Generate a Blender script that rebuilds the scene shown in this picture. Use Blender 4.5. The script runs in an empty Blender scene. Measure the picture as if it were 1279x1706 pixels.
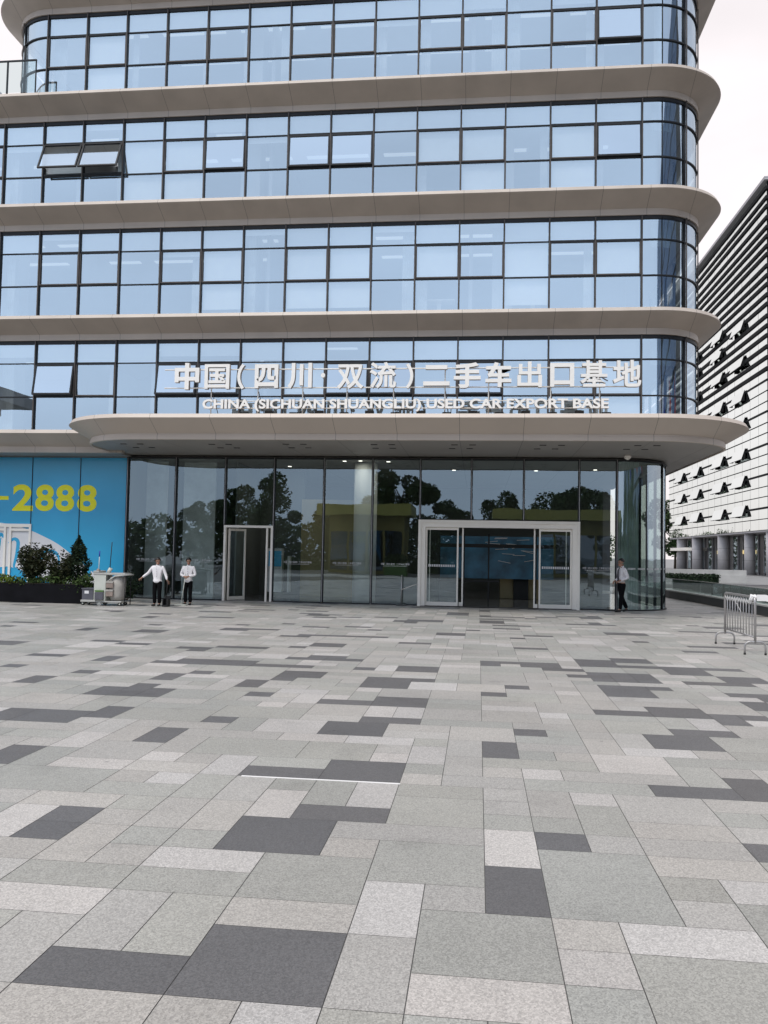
import bpy, bmesh, math, random
from mathutils import Vector, Matrix
random.seed(7)
sc = bpy.context.scene
COL = sc.collection
R_ = math.radians

# ------------------------------------------------------------------ camera, world, sun, exposure
CAM_H = 1.8
PITCH, YAW, ROLL = .0491, -.1134, .0188
cam_d = bpy.data.cameras.new("camera"); cam = bpy.data.objects.new("camera", cam_d); COL.objects.link(cam)
fwd = Vector((math.sin(YAW)*math.cos(PITCH), math.cos(YAW)*math.cos(PITCH), math.sin(PITCH)))
rt = Vector((math.cos(YAW), -math.sin(YAW), 0)); up = rt.cross(fwd)
rt2 = rt*math.cos(ROLL) + up*math.sin(ROLL); up2 = up*math.cos(ROLL) - rt*math.sin(ROLL)
m = Matrix((rt2, up2, -fwd)).transposed().to_4x4(); m.translation = (0, 0, CAM_H)
cam.matrix_world = m
cam_d.sensor_fit = 'AUTO'; cam_d.sensor_width = 36; cam_d.lens = 1389.5/1706*36
cam_d.clip_start = .05; cam_d.clip_end = 4000
sc.camera = cam

SUN_EL, SUN_AZ = 60, 200      # azimuth clockwise from +Y: the sun stands behind the camera, veiled by cloud
w = bpy.data.worlds.new("World"); sc.world = w; w.use_nodes = True
nt = w.node_tree; nt.nodes.clear()
N = nt.nodes.new; L = nt.links.new
out = N('ShaderNodeOutputWorld'); bg = N('ShaderNodeBackground'); bg.inputs['Strength'].default_value = .1
sky = N('ShaderNodeTexSky'); sky.sky_type = 'NISHITA'; sky.sun_disc = False
sky.sun_elevation = R_(SUN_EL); sky.sun_rotation = R_(SUN_AZ); sky.air_density = 1.0; sky.dust_density = 2.0
tc = N('ShaderNodeTexCoord'); sep = N('ShaderNodeSeparateXYZ'); L(tc.outputs['Generated'], sep.inputs[0])
# overcast: thin bluish cloud on the camera's side, thick white cloud beyond the buildings
ramp = N('ShaderNodeValToRGB'); ramp.color_ramp.elements[0].position = .12; ramp.color_ramp.elements[1].position = .85
ramp.color_ramp.elements[0].color = (.86, .97, 1.17, 1); ramp.color_ramp.elements[1].color = (1.0, .935, .94, 1)
mr = N('ShaderNodeMapRange'); mr.inputs[1].default_value = -1; mr.inputs[2].default_value = 1
L(sep.outputs['Y'], mr.inputs[0]); L(mr.outputs[0], ramp.inputs[0])
nz = N('ShaderNodeTexNoise'); nz.inputs['Scale'].default_value = 2.2; nz.inputs['Detail'].default_value = 5
mp = N('ShaderNodeMapping'); mp.inputs['Scale'].default_value = (1, 1, 2.5); L(tc.outputs['Generated'], mp.inputs[0]); L(mp.outputs[0], nz.inputs['Vector'])
mr2 = N('ShaderNodeMapRange'); mr2.inputs[1].default_value = .3; mr2.inputs[2].default_value = .7; mr2.inputs[3].default_value = 8.3; mr2.inputs[4].default_value = 10.6
L(nz.outputs['Fac'], mr2.inputs[0])
vm = N('ShaderNodeVectorMath'); vm.operation = 'SCALE'; L(ramp.outputs[0], vm.inputs[0]); L(mr2.outputs[0], vm.inputs['Scale'])
mx = N('ShaderNodeMixRGB'); mx.inputs[0].default_value = .9; L(sky.outputs[0], mx.inputs[1]); L(vm.outputs[0], mx.inputs[2])
L(mx.outputs[0], bg.inputs['Color']); L(bg.outputs[0], out.inputs[0])

sd = bpy.data.lights.new("sun", 'SUN'); sd.energy = 1.8; sd.angle = R_(20); sd.color = (1, .95, .87)
so = bpy.data.objects.new("sun", sd); COL.objects.link(so)
sv = Vector((math.sin(R_(SUN_AZ))*math.cos(R_(SUN_EL)), math.cos(R_(SUN_AZ))*math.cos(R_(SUN_EL)), math.sin(R_(SUN_EL))))
so.rotation_euler = sv.to_track_quat('Z', 'Y').to_euler(); so.location = sv*60
vs = sc.view_settings; vs.view_transform = 'Standard'; vs.look = 'None'; vs.gamma = 1; vs.exposure = .22; vs.use_curve_mapping = False
sc.render.engine = 'CYCLES'; sc.cycles.use_denoising = True
sc.cycles.max_bounces = 10; sc.cycles.transparent_max_bounces = 24; sc.cycles.caustics_reflective = False; sc.cycles.caustics_refractive = False

# ------------------------------------------------------------------ materials
def nodes(name):
    mt = bpy.data.materials.new(name); mt.use_nodes = True
    t = mt.node_tree; b = t.nodes['Principled BSDF']
    return mt, t, b
def mat(name, col, rough=.5, metal=0, var=.12, scale=3., bump=0., bscale=60., joint=None, spec=.5):
    """principled with soft blotchy variation; joint=(axis, offset, pitch, width) adds panel seams"""
    mt, t, b = nodes(name)
    tcn = t.nodes.new('ShaderNodeTexCoord'); g = t.nodes.new('ShaderNodeNewGeometry')
    n = t.nodes.new('ShaderNodeTexNoise'); n.inputs['Scale'].default_value = scale; n.inputs['Detail'].default_value = 6
    t.links.new(g.outputs['Position'], n.inputs['Vector'])
    r = t.nodes.new('ShaderNodeValToRGB')
    r.color_ramp.elements[0].position = .3; r.color_ramp.elements[1].position = .7
    r.color_ramp.elements[0].color = tuple(c*(1-var) for c in col)+(1,); r.color_ramp.elements[1].color = tuple(min(1, c*(1+var)) for c in col)+(1,)
    t.links.new(n.outputs['Fac'], r.inputs[0])
    src = r.outputs[0]
    if joint:
        ax, off, pit, wd = joint
        s = t.nodes.new('ShaderNodeSeparateXYZ'); t.links.new(g.outputs['Position'], s.inputs[0])
        a = t.nodes.new('ShaderNodeMath'); a.operation = 'SUBTRACT'; a.inputs[1].default_value = off; t.links.new(s.outputs[ax], a.inputs[0])
        d = t.nodes.new('ShaderNodeMath'); d.operation = 'DIVIDE'; d.inputs[1].default_value = pit; t.links.new(a.outputs[0], d.inputs[0])
        f = t.nodes.new('ShaderNodeMath'); f.operation = 'FRACT'; t.links.new(d.outputs[0], f.inputs[0])
        c = t.nodes.new('ShaderNodeMath'); c.operation = 'LESS_THAN'; c.inputs[1].default_value = wd/pit; t.links.new(f.outputs[0], c.inputs[0])
        mxn = t.nodes.new('ShaderNodeMixRGB'); t.links.new(c.outputs[0], mxn.inputs[0]); t.links.new(src, mxn.inputs[1]); mxn.inputs[2].default_value = tuple(x*.3 for x in col)+(1,)
        src = mxn.outputs[0]
    t.links.new(src, b.inputs['Base Color'])
    b.inputs['Roughness'].default_value = rough; b.inputs['Metallic'].default_value = metal; b.inputs['Specular IOR Level'].default_value = spec
    if bump:
        bn = t.nodes.new('ShaderNodeTexNoise'); bn.inputs['Scale'].default_value = bscale; bn.inputs['Detail'].default_value = 4
        t.links.new(g.outputs['Position'], bn.inputs['Vector'])
        bp = t.nodes.new('ShaderNodeBump'); bp.inputs['Strength'].default_value = bump; bp.inputs['Distance'].default_value = .02
        t.links.new(bn.outputs['Fac'], bp.inputs['Height']); t.links.new(bp.outputs[0], b.inputs['Normal'])
    return mt
def glass(name, refl, tint, gtint, wob=.02, wscale=.6, rough=.0, wvec=(1, 1, 1), fres=.35):
    """architectural coated glass: mirror coat over a see-through tinted pane, faintly wavy"""
    mt, t, b = nodes(name); t.nodes.remove(b); o = t.nodes['Material Output']
    tr = t.nodes.new('ShaderNodeBsdfTransparent'); tr.inputs[0].default_value = (*tint, 1)
    gl = t.nodes.new('ShaderNodeBsdfGlossy'); gl.inputs[0].default_value = (*gtint, 1); gl.inputs['Roughness'].default_value = rough
    lw = t.nodes.new('ShaderNodeLayerWeight'); lw.inputs[0].default_value = .3
    ma = t.nodes.new('ShaderNodeMath'); ma.operation = 'MULTIPLY_ADD'; ma.inputs[1].default_value = fres; ma.inputs[2].default_value = refl; ma.use_clamp = True
    pw = t.nodes.new('ShaderNodeMath'); pw.operation = 'POWER'; pw.inputs[1].default_value = 3; lw.inputs[0].default_value = .5; t.links.new(lw.outputs['Facing'], pw.inputs[0]); t.links.new(pw.outputs[0], ma.inputs[0])
    mi = t.nodes.new('ShaderNodeMixShader'); t.links.new(ma.outputs[0], mi.inputs[0]); t.links.new(tr.outputs[0], mi.inputs[1]); t.links.new(gl.outputs[0], mi.inputs[2])
    if wob:
        g = t.nodes.new('ShaderNodeNewGeometry'); mpn = t.nodes.new('ShaderNodeMapping'); mpn.inputs['Scale'].default_value = wvec
        n = t.nodes.new('ShaderNodeTexNoise'); n.inputs['Scale'].default_value = wscale; n.inputs['Detail'].default_value = 2
        t.links.new(g.outputs['Position'], mpn.inputs[0]); t.links.new(mpn.outputs[0], n.inputs['Vector'])
        bp = t.nodes.new('ShaderNodeBump'); bp.inputs['Strength'].default_value = 1; bp.inputs['Distance'].default_value = wob
        t.links.new(n.outputs['Fac'], bp.inputs['Height']); t.links.new(bp.outputs[0], gl.inputs['Normal'])
    t.links.new(mi.outputs[0], o.inputs[0])
    return mt
def leafmat(name, c1, c2):
    mt, t, b = nodes(name)
    g = t.nodes.new('ShaderNodeNewGeometry'); n = t.nodes.new('ShaderNodeTexNoise'); n.inputs['Scale'].default_value = 5; n.inputs['Detail'].default_value = 5
    t.links.new(g.outputs['Position'], n.inputs['Vector'])
    r = t.nodes.new('ShaderNodeValToRGB'); r.color_ramp.elements[0].position = .35; r.color_ramp.elements[1].position = .68
    r.color_ramp.elements[0].color = (*c1, 1); r.color_ramp.elements[1].color = (*c2, 1)
    t.links.new(n.outputs['Fac'], r.inputs[0]); t.links.new(r.outputs[0], b.inputs['Base Color']); b.inputs['Roughness'].default_value = .7; b.inputs['Specular IOR Level'].default_value = .2
    return mt

M = {}
M['eave'] = mat('eave panels', (.52, .455, .395), .45, 0, .08, 1.1, joint=('X', 5.36, 1.498, .012))
M['eave_side'] = mat('eave panels plain', (.56, .485, .42), .45, 0, .05, .5)
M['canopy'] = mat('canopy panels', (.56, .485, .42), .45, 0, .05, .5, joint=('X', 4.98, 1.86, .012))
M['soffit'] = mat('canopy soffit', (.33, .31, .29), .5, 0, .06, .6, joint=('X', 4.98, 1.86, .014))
M['frame'] = mat('charcoal frame', (.022, .024, .028), .5, 0, .15, 4, spec=.3)
M['frame_fin'] = mat('brown grey frame', (.10, .088, .082), .5, 0, .15, 4, spec=.3)
M['glass'] = glass('coated vision glass', .55, (.95, .99, 1.0), (.76, .90, 1.0), .0022, .35)
M['gglass'] = glass('clear lobby glass', .22, (.86, .93, .90), (.68, .82, .90), .003, .5, fres=.5)
M['cglass'] = glass('curved corner glass', .46, (.75, .86, .88), (.72, .86, 1.0), .03, .55, wvec=(1, 1, .55))
M['gcglass'] = glass('curved lobby glass', .32, (.68, .82, .76), (.72, .82, .9), .03, .9, wvec=(1, 1, .08))
M['clear'] = glass('clear balustrade glass', .10, (.74, .80, .78), (.9, 1, 1), .0, fres=.6)
M['sash'] = glass('open sash glass', .66, (.75, .88, .95), (.78, .90, 1.0), .0)
M['white'] = mat('white powder coat', (.93, .89, .82), .35, 0, .03, 2)
M['letter'] = mat('sign letter enamel', (.95, .92, .87), .35, 0, .03, 2)
M['letter_side'] = mat('sign letter return', (.38, .34, .31), .5, 0, .05, 2)
M['steel'] = mat('galvanised bars', (.42, .41, .41), .35, .6, .08, 6)
M['room'] = mat('office plaster', (.62, .63, .64), .8, 0, .08, .4)
M['ceil'] = mat('office ceiling', (.8, .82, .82), .8, 0, .05, .7)
M['blind'] = mat('roller blind cloth', (.93, .95, .95), .8, 0, .03, 3)
M['curtain'] = mat('grey curtain', (.60, .62, .62), .8, 0, .2, 2)
M['slab'] = mat('office floor', (.30, .30, .31), .7, 0, .1, 1)
M['darkwall'] = mat('lobby dark wall', (.10, .11, .10), .5, 0, .3, .5)
M['olive'] = mat('lobby olive panel', (.30, .25, .13), .5, 0, .2, .8)
M['lobbyfloor'] = mat('polished lobby floor', (.16, .165, .165), .12, 0, .15, 1)
M['column'] = mat('white column', (.74, .75, .73), .5, 0, .04, 1)
M['blue'] = mat('blue window film', (.05, .42, .72), .22, 0, .06, .6)
M['yellow'] = mat('yellow vinyl', (.95, .92, .02), .4, 0, .03, 2)
M['film_white'] = mat('white window film', (.78, .78, .80), .25, 0, .03, 1)
M['black'] = mat('black', (.012, .012, .013), .6, 0, .3, 3)
M['planter'] = mat('black planter box', (.006, .006, .008), .7, 0, .3, 2, spec=.12)
M['soil'] = mat('soil', (.03, .022, .015), .95, 0, .4, 8)
M['leaf_red'] = leafmat('red tipped leaves', (.010, .020, .008), (.05, .05, .022))
M['leaf_dark'] = leafmat('dark needles', (.008, .018, .010), (.028, .05, .022))
M['leaf_mid'] = leafmat('mid green leaves', (.02, .04, .012), (.075, .12, .03))
M['leaf_lime'] = leafmat('lime ground cover', (.05, .08, .01), (.17, .22, .03))
M['leaf_tree'] = leafmat('tree leaves', (.022, .045, .016), (.075, .125, .045))
M['bark'] = mat('bark', (.10, .075, .055), .9, 0, .3, 6, .5, 20)
M['asphalt'] = mat('grey ground', (.22, .22, .22), .85, 0, .2, .8, .2, 80)
M['road'] = mat('asphalt', (.06, .06, .065), .8, 0, .2, .8, .2, 80)
M['joint'] = mat('paving joint', (.10, .098, .095), .9, 0, .2, 2)
M['paint'] = mat('white line', (.82, .81, .8), .6, 0, .05, 3)
M['stone'] = mat('pale stone wall', (.50, .50, .49), .7, 0, .12, 1, joint=('Y', 0, 1.4, .02))
M['darkstone'] = mat('dark stone plinth', (.055, .06, .062), .4, 0, .2, 1.5)
M['cap'] = mat('stone coping', (.62, .62, .60), .5, 0, .1, 2)
M['skin'] = mat('skin', (.36, .20, .135), .5, 0, .06, 8)
M['hair'] = mat('black hair', (.012, .011, .011), .5, 0, .3, 20)
M['jacket'] = mat('white cotton', (.80, .78, .80), .85, 0, .05, 12, .25, 40)
M['trousers'] = mat('black trousers', (.006, .006, .007), .9, 0, .25, 10, spec=.1)
M['tie'] = mat('dark tie', (.02, .02, .035), .6, 0, .2, 20)
M['shoe'] = mat('black shoes', (.012, .012, .012), .35, 0, .2, 20)
M['cart_grey'] = mat('grey cart plastic', (.42, .42, .40), .5, 0, .08, 4)
M['cart_pale'] = mat('pale cart plastic', (.58, .60, .55), .5, 0, .08, 4)
M['bag'] = mat('grey waste bag', (.40, .38, .35), .8, 0, .15, 5, .4, 14)
M['bucket'] = mat('dark bucket', (.10, .10, .12), .4, 0, .1, 5)
M['pouch'] = mat('brown cloth pouch', (.30, .24, .21), .85, 0, .2, 8, .4, 25)
M['fold_grey'] = mat('wet grey mop', (.17, .17, .17), .9, 0, .3, 40, .6, 60)
M['film'] = mat('white plastic film', (.8, .79, .78), .35, 0, .05, 5)
M['rubber'] = mat('rubber', (.02, .02, .02), .7, 0, .2, 5)
M['tower2'] = glass('mirror curtain wall', .9, (.5, .55, .55), (.80, .84, .82), .02, .5)
M['louver'] = mat('black louver', (.018, .019, .020), .8, 0, .2, 2, spec=.1)
M['tcol'] = mat('grey stone column', (.42, .41, .42), .6, 0, .06, 1, joint=('Z', .2, 1.5, .03))
M['lobbydark'] = mat('dark ground floor', (.03, .03, .036), .3, 0, .3, .5)
M['lamp'] = None
M['pavilion'] = mat('yellow green pavilion', (.36, .36, .10), .5, 0, .1, .5)
M['pav_dark'] = mat('pavilion olive wall', (.20, .18, .05), .6, 0, .2, .5)
M['conc'] = mat('concrete building', (.20, .20, .20), .7, 0, .12, .4)
M['darkglass'] = glass('dark blue curtain wall', .28, (.02, .03, .05), (.5, .62, .8), .0)
M['red'] = mat('red cloth', (.45, .03, .03), .6, 0, .1, 2)
M['bluec'] = mat('blue cloth', (.03, .06, .42), .6, 0, .1, 2)
M['green'] = mat('green box', (.10, .20, .05), .6, 0, .1, 2)
M['mural'] = mat('blue mural', (.035, .14, .24), .35, 0, .5, 1.8)
def emit(name, col, s):
    mt, t, b = nodes(name); b.inputs['Base Color'].default_value = (*col, 1); b.inputs['Emission Color'].default_value = (*col, 1); b.inputs['Emission Strength'].default_value = s
    return mt
M['spot'] = emit('lobby downlight', (1, .95, .86), 2.5)
M['strip'] = emit('ceiling strip lamp', (.93, .97, 1.0), .28)
M['lamp'] = emit('lit ceiling lamp', (1, .72, .30), 1.0)

# paver: colour of each slab comes from its own stone, plus granite speckle and soft dirt
def paver():
    mt, t, b = nodes('granite pavers')
    at = t.nodes.new('ShaderNodeAttribute'); at.attribute_name = 'stone'
    g = t.nodes.new('ShaderNodeNewGeometry')
    v = t.nodes.new('ShaderNodeTexVoronoi'); v.inputs['Scale'].default_value = 130; t.links.new(g.outputs['Position'], v.inputs['Vector'])
    n = t.nodes.new('ShaderNodeTexNoise'); n.inputs['Scale'].default_value = 240; n.inputs['Detail'].default_value = 3; t.links.new(g.outputs['Position'], n.inputs['Vector'])
    big = t.nodes.new('ShaderNodeTexNoise'); big.inputs['Scale'].default_value = .55; big.inputs['Detail'].default_value = 7; t.links.new(g.outputs['Position'], big.inputs['Vector'])
    bw = t.nodes.new('ShaderNodeRGBToBW'); t.links.new(v.outputs['Color'], bw.inputs[0])
    m1 = t.nodes.new('ShaderNodeMapRange'); m1.inputs[1].default_value = .15; m1.inputs[2].default_value = .85; m1.inputs[3].default_value = .76; m1.inputs[4].default_value = 1.24; t.links.new(bw.outputs[0], m1.inputs[0])
    m2 = t.nodes.new('ShaderNodeMapRange'); m2.inputs[1].default_value = .3; m2.inputs[2].default_value = .7; m2.inputs[3].default_value = .82; m2.inputs[4].default_value = 1.16; t.links.new(n.outputs['Fac'], m2.inputs[0])
    m3 = t.nodes.new('ShaderNodeMapRange'); m3.inputs[1].default_value = .3; m3.inputs[2].default_value = .7; m3.inputs[3].default_value = .88; m3.inputs[4].default_value = 1.07; t.links.new(big.outputs['Fac'], m3.inputs[0])
    a = t.nodes.new('ShaderNodeMath'); a.operation = 'MULTIPLY'; t.links.new(m1.outputs[0], a.inputs[0]); t.links.new(m2.outputs[0], a.inputs[1])
    a2 = t.nodes.new('ShaderNodeMath'); a2.operation = 'MULTIPLY'; t.links.new(a.outputs[0], a2.inputs[0]); t.links.new(m3.outputs[0], a2.inputs[1])
    st = t.nodes.new('ShaderNodeTexNoise'); st.inputs['Scale'].default_value = 1.3; st.inputs['Detail'].default_value = 9; st.inputs['Roughness'].default_value = .65; st.inputs['Distortion'].default_value = .6; t.links.new(g.outputs['Position'], st.inputs['Vector'])
    m4 = t.nodes.new('ShaderNodeMapRange'); m4.inputs[1].default_value = .56; m4.inputs[2].default_value = .72; m4.inputs[3].default_value = 1; m4.inputs[4].default_value = .83; t.links.new(st.outputs['Fac'], m4.inputs[0])
    gum = t.nodes.new('ShaderNodeTexVoronoi'); gum.inputs['Scale'].default_value = 1.1; t.links.new(g.outputs['Position'], gum.inputs['Vector'])
    m5 = t.nodes.new('ShaderNodeMapRange'); m5.inputs[1].default_value = .016; m5.inputs[2].default_value = .026; m5.inputs[3].default_value = .55; m5.inputs[4].default_value = 1; t.links.new(gum.outputs['Distance'], m5.inputs[0])
    for x_ in (m4, m5):
        a3 = t.nodes.new('ShaderNodeMath'); a3.operation = 'MULTIPLY'; t.links.new(a2.outputs[0], a3.inputs[0]); t.links.new(x_.outputs[0], a3.inputs[1]); a2 = a3
    vm_ = t.nodes.new('ShaderNodeVectorMath'); vm_.operation = 'SCALE'; t.links.new(at.outputs['Color'], vm_.inputs[0]); t.links.new(a2.outputs[0], vm_.inputs['Scale'])
    t.links.new(vm_.outputs[0], b.inputs['Base Color']); b.inputs['Roughness'].default_value = .5
    bp = t.nodes.new('ShaderNodeBump'); bp.inputs['Strength'].default_value = .25; bp.inputs['Distance'].default_value = .004; t.links.new(n.outputs['Fac'], bp.inputs['Height']); t.links.new(bp.outputs[0], b.inputs['Normal'])
    return mt
M['paver'] = paver()

# ------------------------------------------------------------------ mesh helpers
def origin(o):
    p = Vector((0, 0, 0))
    while o: p += Vector(o.location); o = o.parent
    return p
class MB:
    def __init__(s): s.v = []; s.f = []; s.m = []; s.mats = []; s.sm = []
    def mi(s, mt):
        mt = M[mt] if isinstance(mt, str) else mt
        if mt not in s.mats: s.mats.append(mt)
        return s.mats.index(mt)
    def face(s, pts, mt, sm=False):
        b = len(s.v); s.v += [tuple(p) for p in pts]; s.f.append(list(range(b, b+len(pts)))); s.m.append(s.mi(mt)); s.sm.append(sm); return s
    def box(s, x0, x1, y0, y1, z0, z1, mt, xf=None):
        b = len(s.v); c = [(x, y, z) for z in (z0, z1) for y in (y0, y1) for x in (x0, x1)]
        if xf: c = [tuple(xf @ Vector(p)) for p in c]
        s.v += c; k = s.mi(mt)
        for q in ((0, 2, 3, 1), (4, 5, 7, 6), (0, 1, 5, 4), (2, 6, 7, 3), (0, 4, 6, 2), (1, 3, 7, 5)):
            s.f.append([b+i for i in q]); s.m.append(k); s.sm.append(False)
        return s
    def rings(s, rings, mt, closed=True, caps=True, sm=True):
        b = len(s.v); n = len(rings[0]); k = s.mi(mt)
        for r in rings: s.v += [tuple(p) for p in r]
        for i in range(len(rings)-1):
            for j in range(n if closed else n-1):
                j2 = (j+1) % n
                s.f.append([b+i*n+j, b+i*n+j2, b+(i+1)*n+j2, b+(i+1)*n+j]); s.m.append(k); s.sm.append(sm)
        if caps and closed:
            s.f.append([b+j for j in range(n)][::-1]); s.m.append(k); s.sm.append(False)
            s.f.append([b+(len(rings)-1)*n+j for j in range(n)]); s.m.append(k); s.sm.append(False)
        return s
    def tube(s, path, r, mt, n=8, caps=True):
        P = [Vector(p) for p in path]; rr = r if isinstance(r, (list, tuple)) else [r]*len(P)
        rings = []; u = None
        for i, p in enumerate(P):
            d = (P[min(i+1, len(P)-1)]-P[max(i-1, 0)]).normalized()
            if u is None:
                u = d.cross(Vector((0, 0, 1)))
                if u.length < .05: u = d.cross(Vector((0, 1, 0)))
            u = (u-d*u.dot(d)).normalized(); v = d.cross(u)
            rings.append([p+(u*math.cos(2*math.pi*j/n)+v*math.sin(2*math.pi*j/n))*rr[i] for j in range(n)])
        return s.rings(rings, mt, True, caps)
    def cyl(s, x, y, z0, z1, r, mt, n=20, r2=None): return s.tube([(x, y, z0), (x, y, z1)], [r, r if r2 is None else r2], mt, n)
    def prism(s, pts, y0, y1, mt, mt2=None):   # outline in XZ, thickness in Y
        a = [(x, y0, z) for x, z in pts]; b = [(x, y1, z) for x, z in pts]
        s.face(a, mt); s.face(b[::-1], mt)
        for i in range(len(pts)):
            j = (i+1) % len(pts); s.face([a[j], a[i], b[i], b[j]], mt2 or mt)
        return s
    def build(s, name, parent=None, bevel=0):
        me = bpy.data.meshes.new(name); o0 = origin(parent) if parent else Vector((0, 0, 0))
        me.from_pydata([Vector(p)-o0 for p in s.v], [], s.f)
        for mt in s.mats: me.materials.append(mt)
        me.polygons.foreach_set('material_index', s.m); me.polygons.foreach_set('use_smooth', s.sm)
        bm = bmesh.new(); bm.from_mesh(me); bmesh.ops.recalc_face_normals(bm, faces=bm.faces) if not getattr(s, 'norecalc', False) else None
        bm.to_mesh(me); bm.free(); me.update()
        o = bpy.data.objects.new(name, me); COL.objects.link(o)
        if parent: o.parent = parent
        if bevel:
            md = o.modifiers.new('bevel', 'BEVEL'); md.width = bevel; md.segments = 2; md.limit_method = 'ANGLE'
        return o
def thing(name, label, cat, loc=(0, 0, 0), group=None):
    o = bpy.data.objects.new(name, None); COL.objects.link(o); o.location = loc; o.empty_display_size = .2
    return tag(o, label, cat, group)
def tag(o, label, cat, group=None):
    o['label'] = label; o['category'] = cat
    if group: o['group'] = group
    return o
def struct(o): o['kind'] = 'structure'; return o
def kids(o): return [c for c in bpy.data.objects if c.parent == o]
def copy_tree(o, parent=None):
    c = o.copy(); COL.objects.link(c); c.parent = parent
    for ch in kids(o): copy_tree(ch, c)
    return c
def text_mesh(body, offset=0., extrude=0., shear=0., res=4):
    cu = bpy.data.curves.new('t', 'FONT'); cu.body = body; cu.size = 1; cu.offset = offset; cu.extrude = extrude; cu.shear = shear; cu.resolution_u = res
    o = bpy.data.objects.new('t', cu); COL.objects.link(o)
    dg = bpy.context.evaluated_depsgraph_get(); dg.update()
    me = bpy.data.meshes.new_from_object(o.evaluated_get(dg))
    bpy.data.objects.remove(o); bpy.data.curves.remove(cu)
    return me
def text_bounds(me):
    xs = [v.co.x for v in me.vertices]; ys = [v.co.y for v in me.vertices]
    return min(xs), max(xs), min(ys), max(ys)
def place_text(me, name, parent, x0, x1, z0, z1, y, depth, front, side=None):
    """stretch a text mesh into an upright box facing -Y"""
    a, b, c, d = text_bounds(me); o0 = origin(parent)
    zs = [v.co.z for v in me.vertices]; zr = max(zs)-min(zs) or 1
    for v in me.vertices:
        x, yy, zz = v.co
        v.co = Vector((x0+(x-a)/(b-a)*(x1-x0), y+(.5-(zz-min(zs))/zr)*depth if depth else y, z0+(yy-c)/(d-c)*(z1-z0)))-o0
    me.materials.clear(); me.materials.append(M[front])
    if side: me.materials.append(M[side])
    me.update()
    for p in me.polygons:
        p.material_index = 1 if side and abs(p.normal.y) < .5 else 0
    o = bpy.data.objects.new(name, me); COL.objects.link(o); o.parent = parent
    return o

# ------------------------------------------------------------------ ground
U = .3253; GX, GY = .06, 3.345
b = MB(); b.face([(-1500, -1500, -.012), (1500, -1500, -.012), (1500, 1500, -.012), (-1500, 1500, -.012)], 'asphalt'); struct(b.build('ground'))
b = MB(); b.face([(-40, -30, -.004), (30, -30, -.004), (30, 60, -.004), (-40, 60, -.004)], 'joint'); struct(b.build('paving_bed'))

def gpix(px, py):
    d = rt2*((px-639.5)/1389.5)+up2*((853-py)/1389.5)+fwd
    t_ = -CAM_H/d.z
    return d.x*t_, d.y*t_
TR = [  # slabs traced from the photograph: stone, crop (0 left, 1 right), near-left corner, far-right corner
('D',0,35,1080,628,988),('D',0,540,1113,1160,905),('D',0,715,627,1130,535),('D',0,975,527,1305,490),('D',0,135,538,355,492),
('D',0,803,385,1100,362),('D',0,1075,393,1359,343),('D',0,-60,352,165,290),('D',0,458,274,640,228),('D',0,690,208,810,191),
('D',0,50,207,290,172),('D',0,245,178,465,160),('D',0,215,117,440,107),('D',0,410,127,607,102),('D',0,1065,247,1300,213),
('D',0,1195,213,1409,200),('D',0,1068,149,1260,135),('D',0,1235,157,1437,130),('D',0,1215,85,1380,62),('D',0,1330,66,1465,58),
('D',0,795,95,915,72),('D',0,475,59,640,42),('D',0,620,47,755,36),('D',0,935,62,1020,53),('D',0,35,70,180,48),('D',0,230,40,320,31),
('D',0,545,9,835,2),('D',0,0,22,105,14),('D',0,1195,30,1279,23),('D',0,-60,612,28,596),
('D',1,45,38,190,22),('D',1,320,20,385,7),('D',1,625,18,790,4),('D',1,955,45,1045,28),('D',1,595,56,735,48),('D',1,720,66,880,46),
('D',1,722,117,865,93),('D',1,830,97,935,88),('D',1,322,126,405,102),('D',1,398,94,475,83),('D',1,690,188,870,178),('D',1,870,196,1070,165),
('D',1,437,255,531,237),('D',1,328,325,440,275),('D',1,895,297,1090,262),('D',1,975,257,1150,238),('D',1,1185,160,1230,133),('D',1,1185,122,1265,112),
('D',1,905,450,1152,428),('D',1,1185,463,1290,402),('D',1,512,625,668,577),('D',1,335,838,520,688),('D',1,1285,705,1400,620),
('L',0,478,685,887,638),('L',0,-250,815,378,765),('L',0,735,1280,1065,1157),('L',0,1165,905,1415,740),('L',0,180,360,460,335),('L',0,190,293,380,245),
('L',0,500,408,668,378),('L',0,475,335,630,308),('L',0,1160,483,1332,410),('L',0,935,270,1165,252),('L',0,870,160,975,147),('W',0,305,542,505,500),
('L',1,70,1190,603,1082),('L',1,607,1080,815,975),('L',1,825,977,1230,905),('L',1,1172,808,1290,740),('L',1,80,345,210,290),('L',1,480,395,580,365),
('L',1,635,483,755,445),('L',1,810,325,1030,305),('L',1,1050,235,1085,203),('L',1,40,195,150,165),('L',1,515,195,610,183),
('G',1,90,1045,555,853),('G',1,510,855,860,640),('G',1,830,1280,1279,1010),('G',1,635,585,850,485),('W',1,555,955,790,860),('G',1,335,560,470,515),
('G',1,15,545,330,465),('W',1,335,515,470,465),('G',1,600,1280,870,1090),
('W',0,180,960,560,770),('G',0,410,985,710,780),('G',0,790,800,1180,650),('W',0,720,890,1150,800),('G',0,385,770,840,700)]
grid = {}
slabs = []
def claim(i0, j0, i1, j1, tone):
    cells = [(i, j) for i in range(i0, i1) for j in range(j0, j1)]
    if any(c in grid for c in cells): return False
    for c in cells: grid[c] = 1
    slabs.append((i0, j0, i1, j1, tone)); return True
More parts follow.
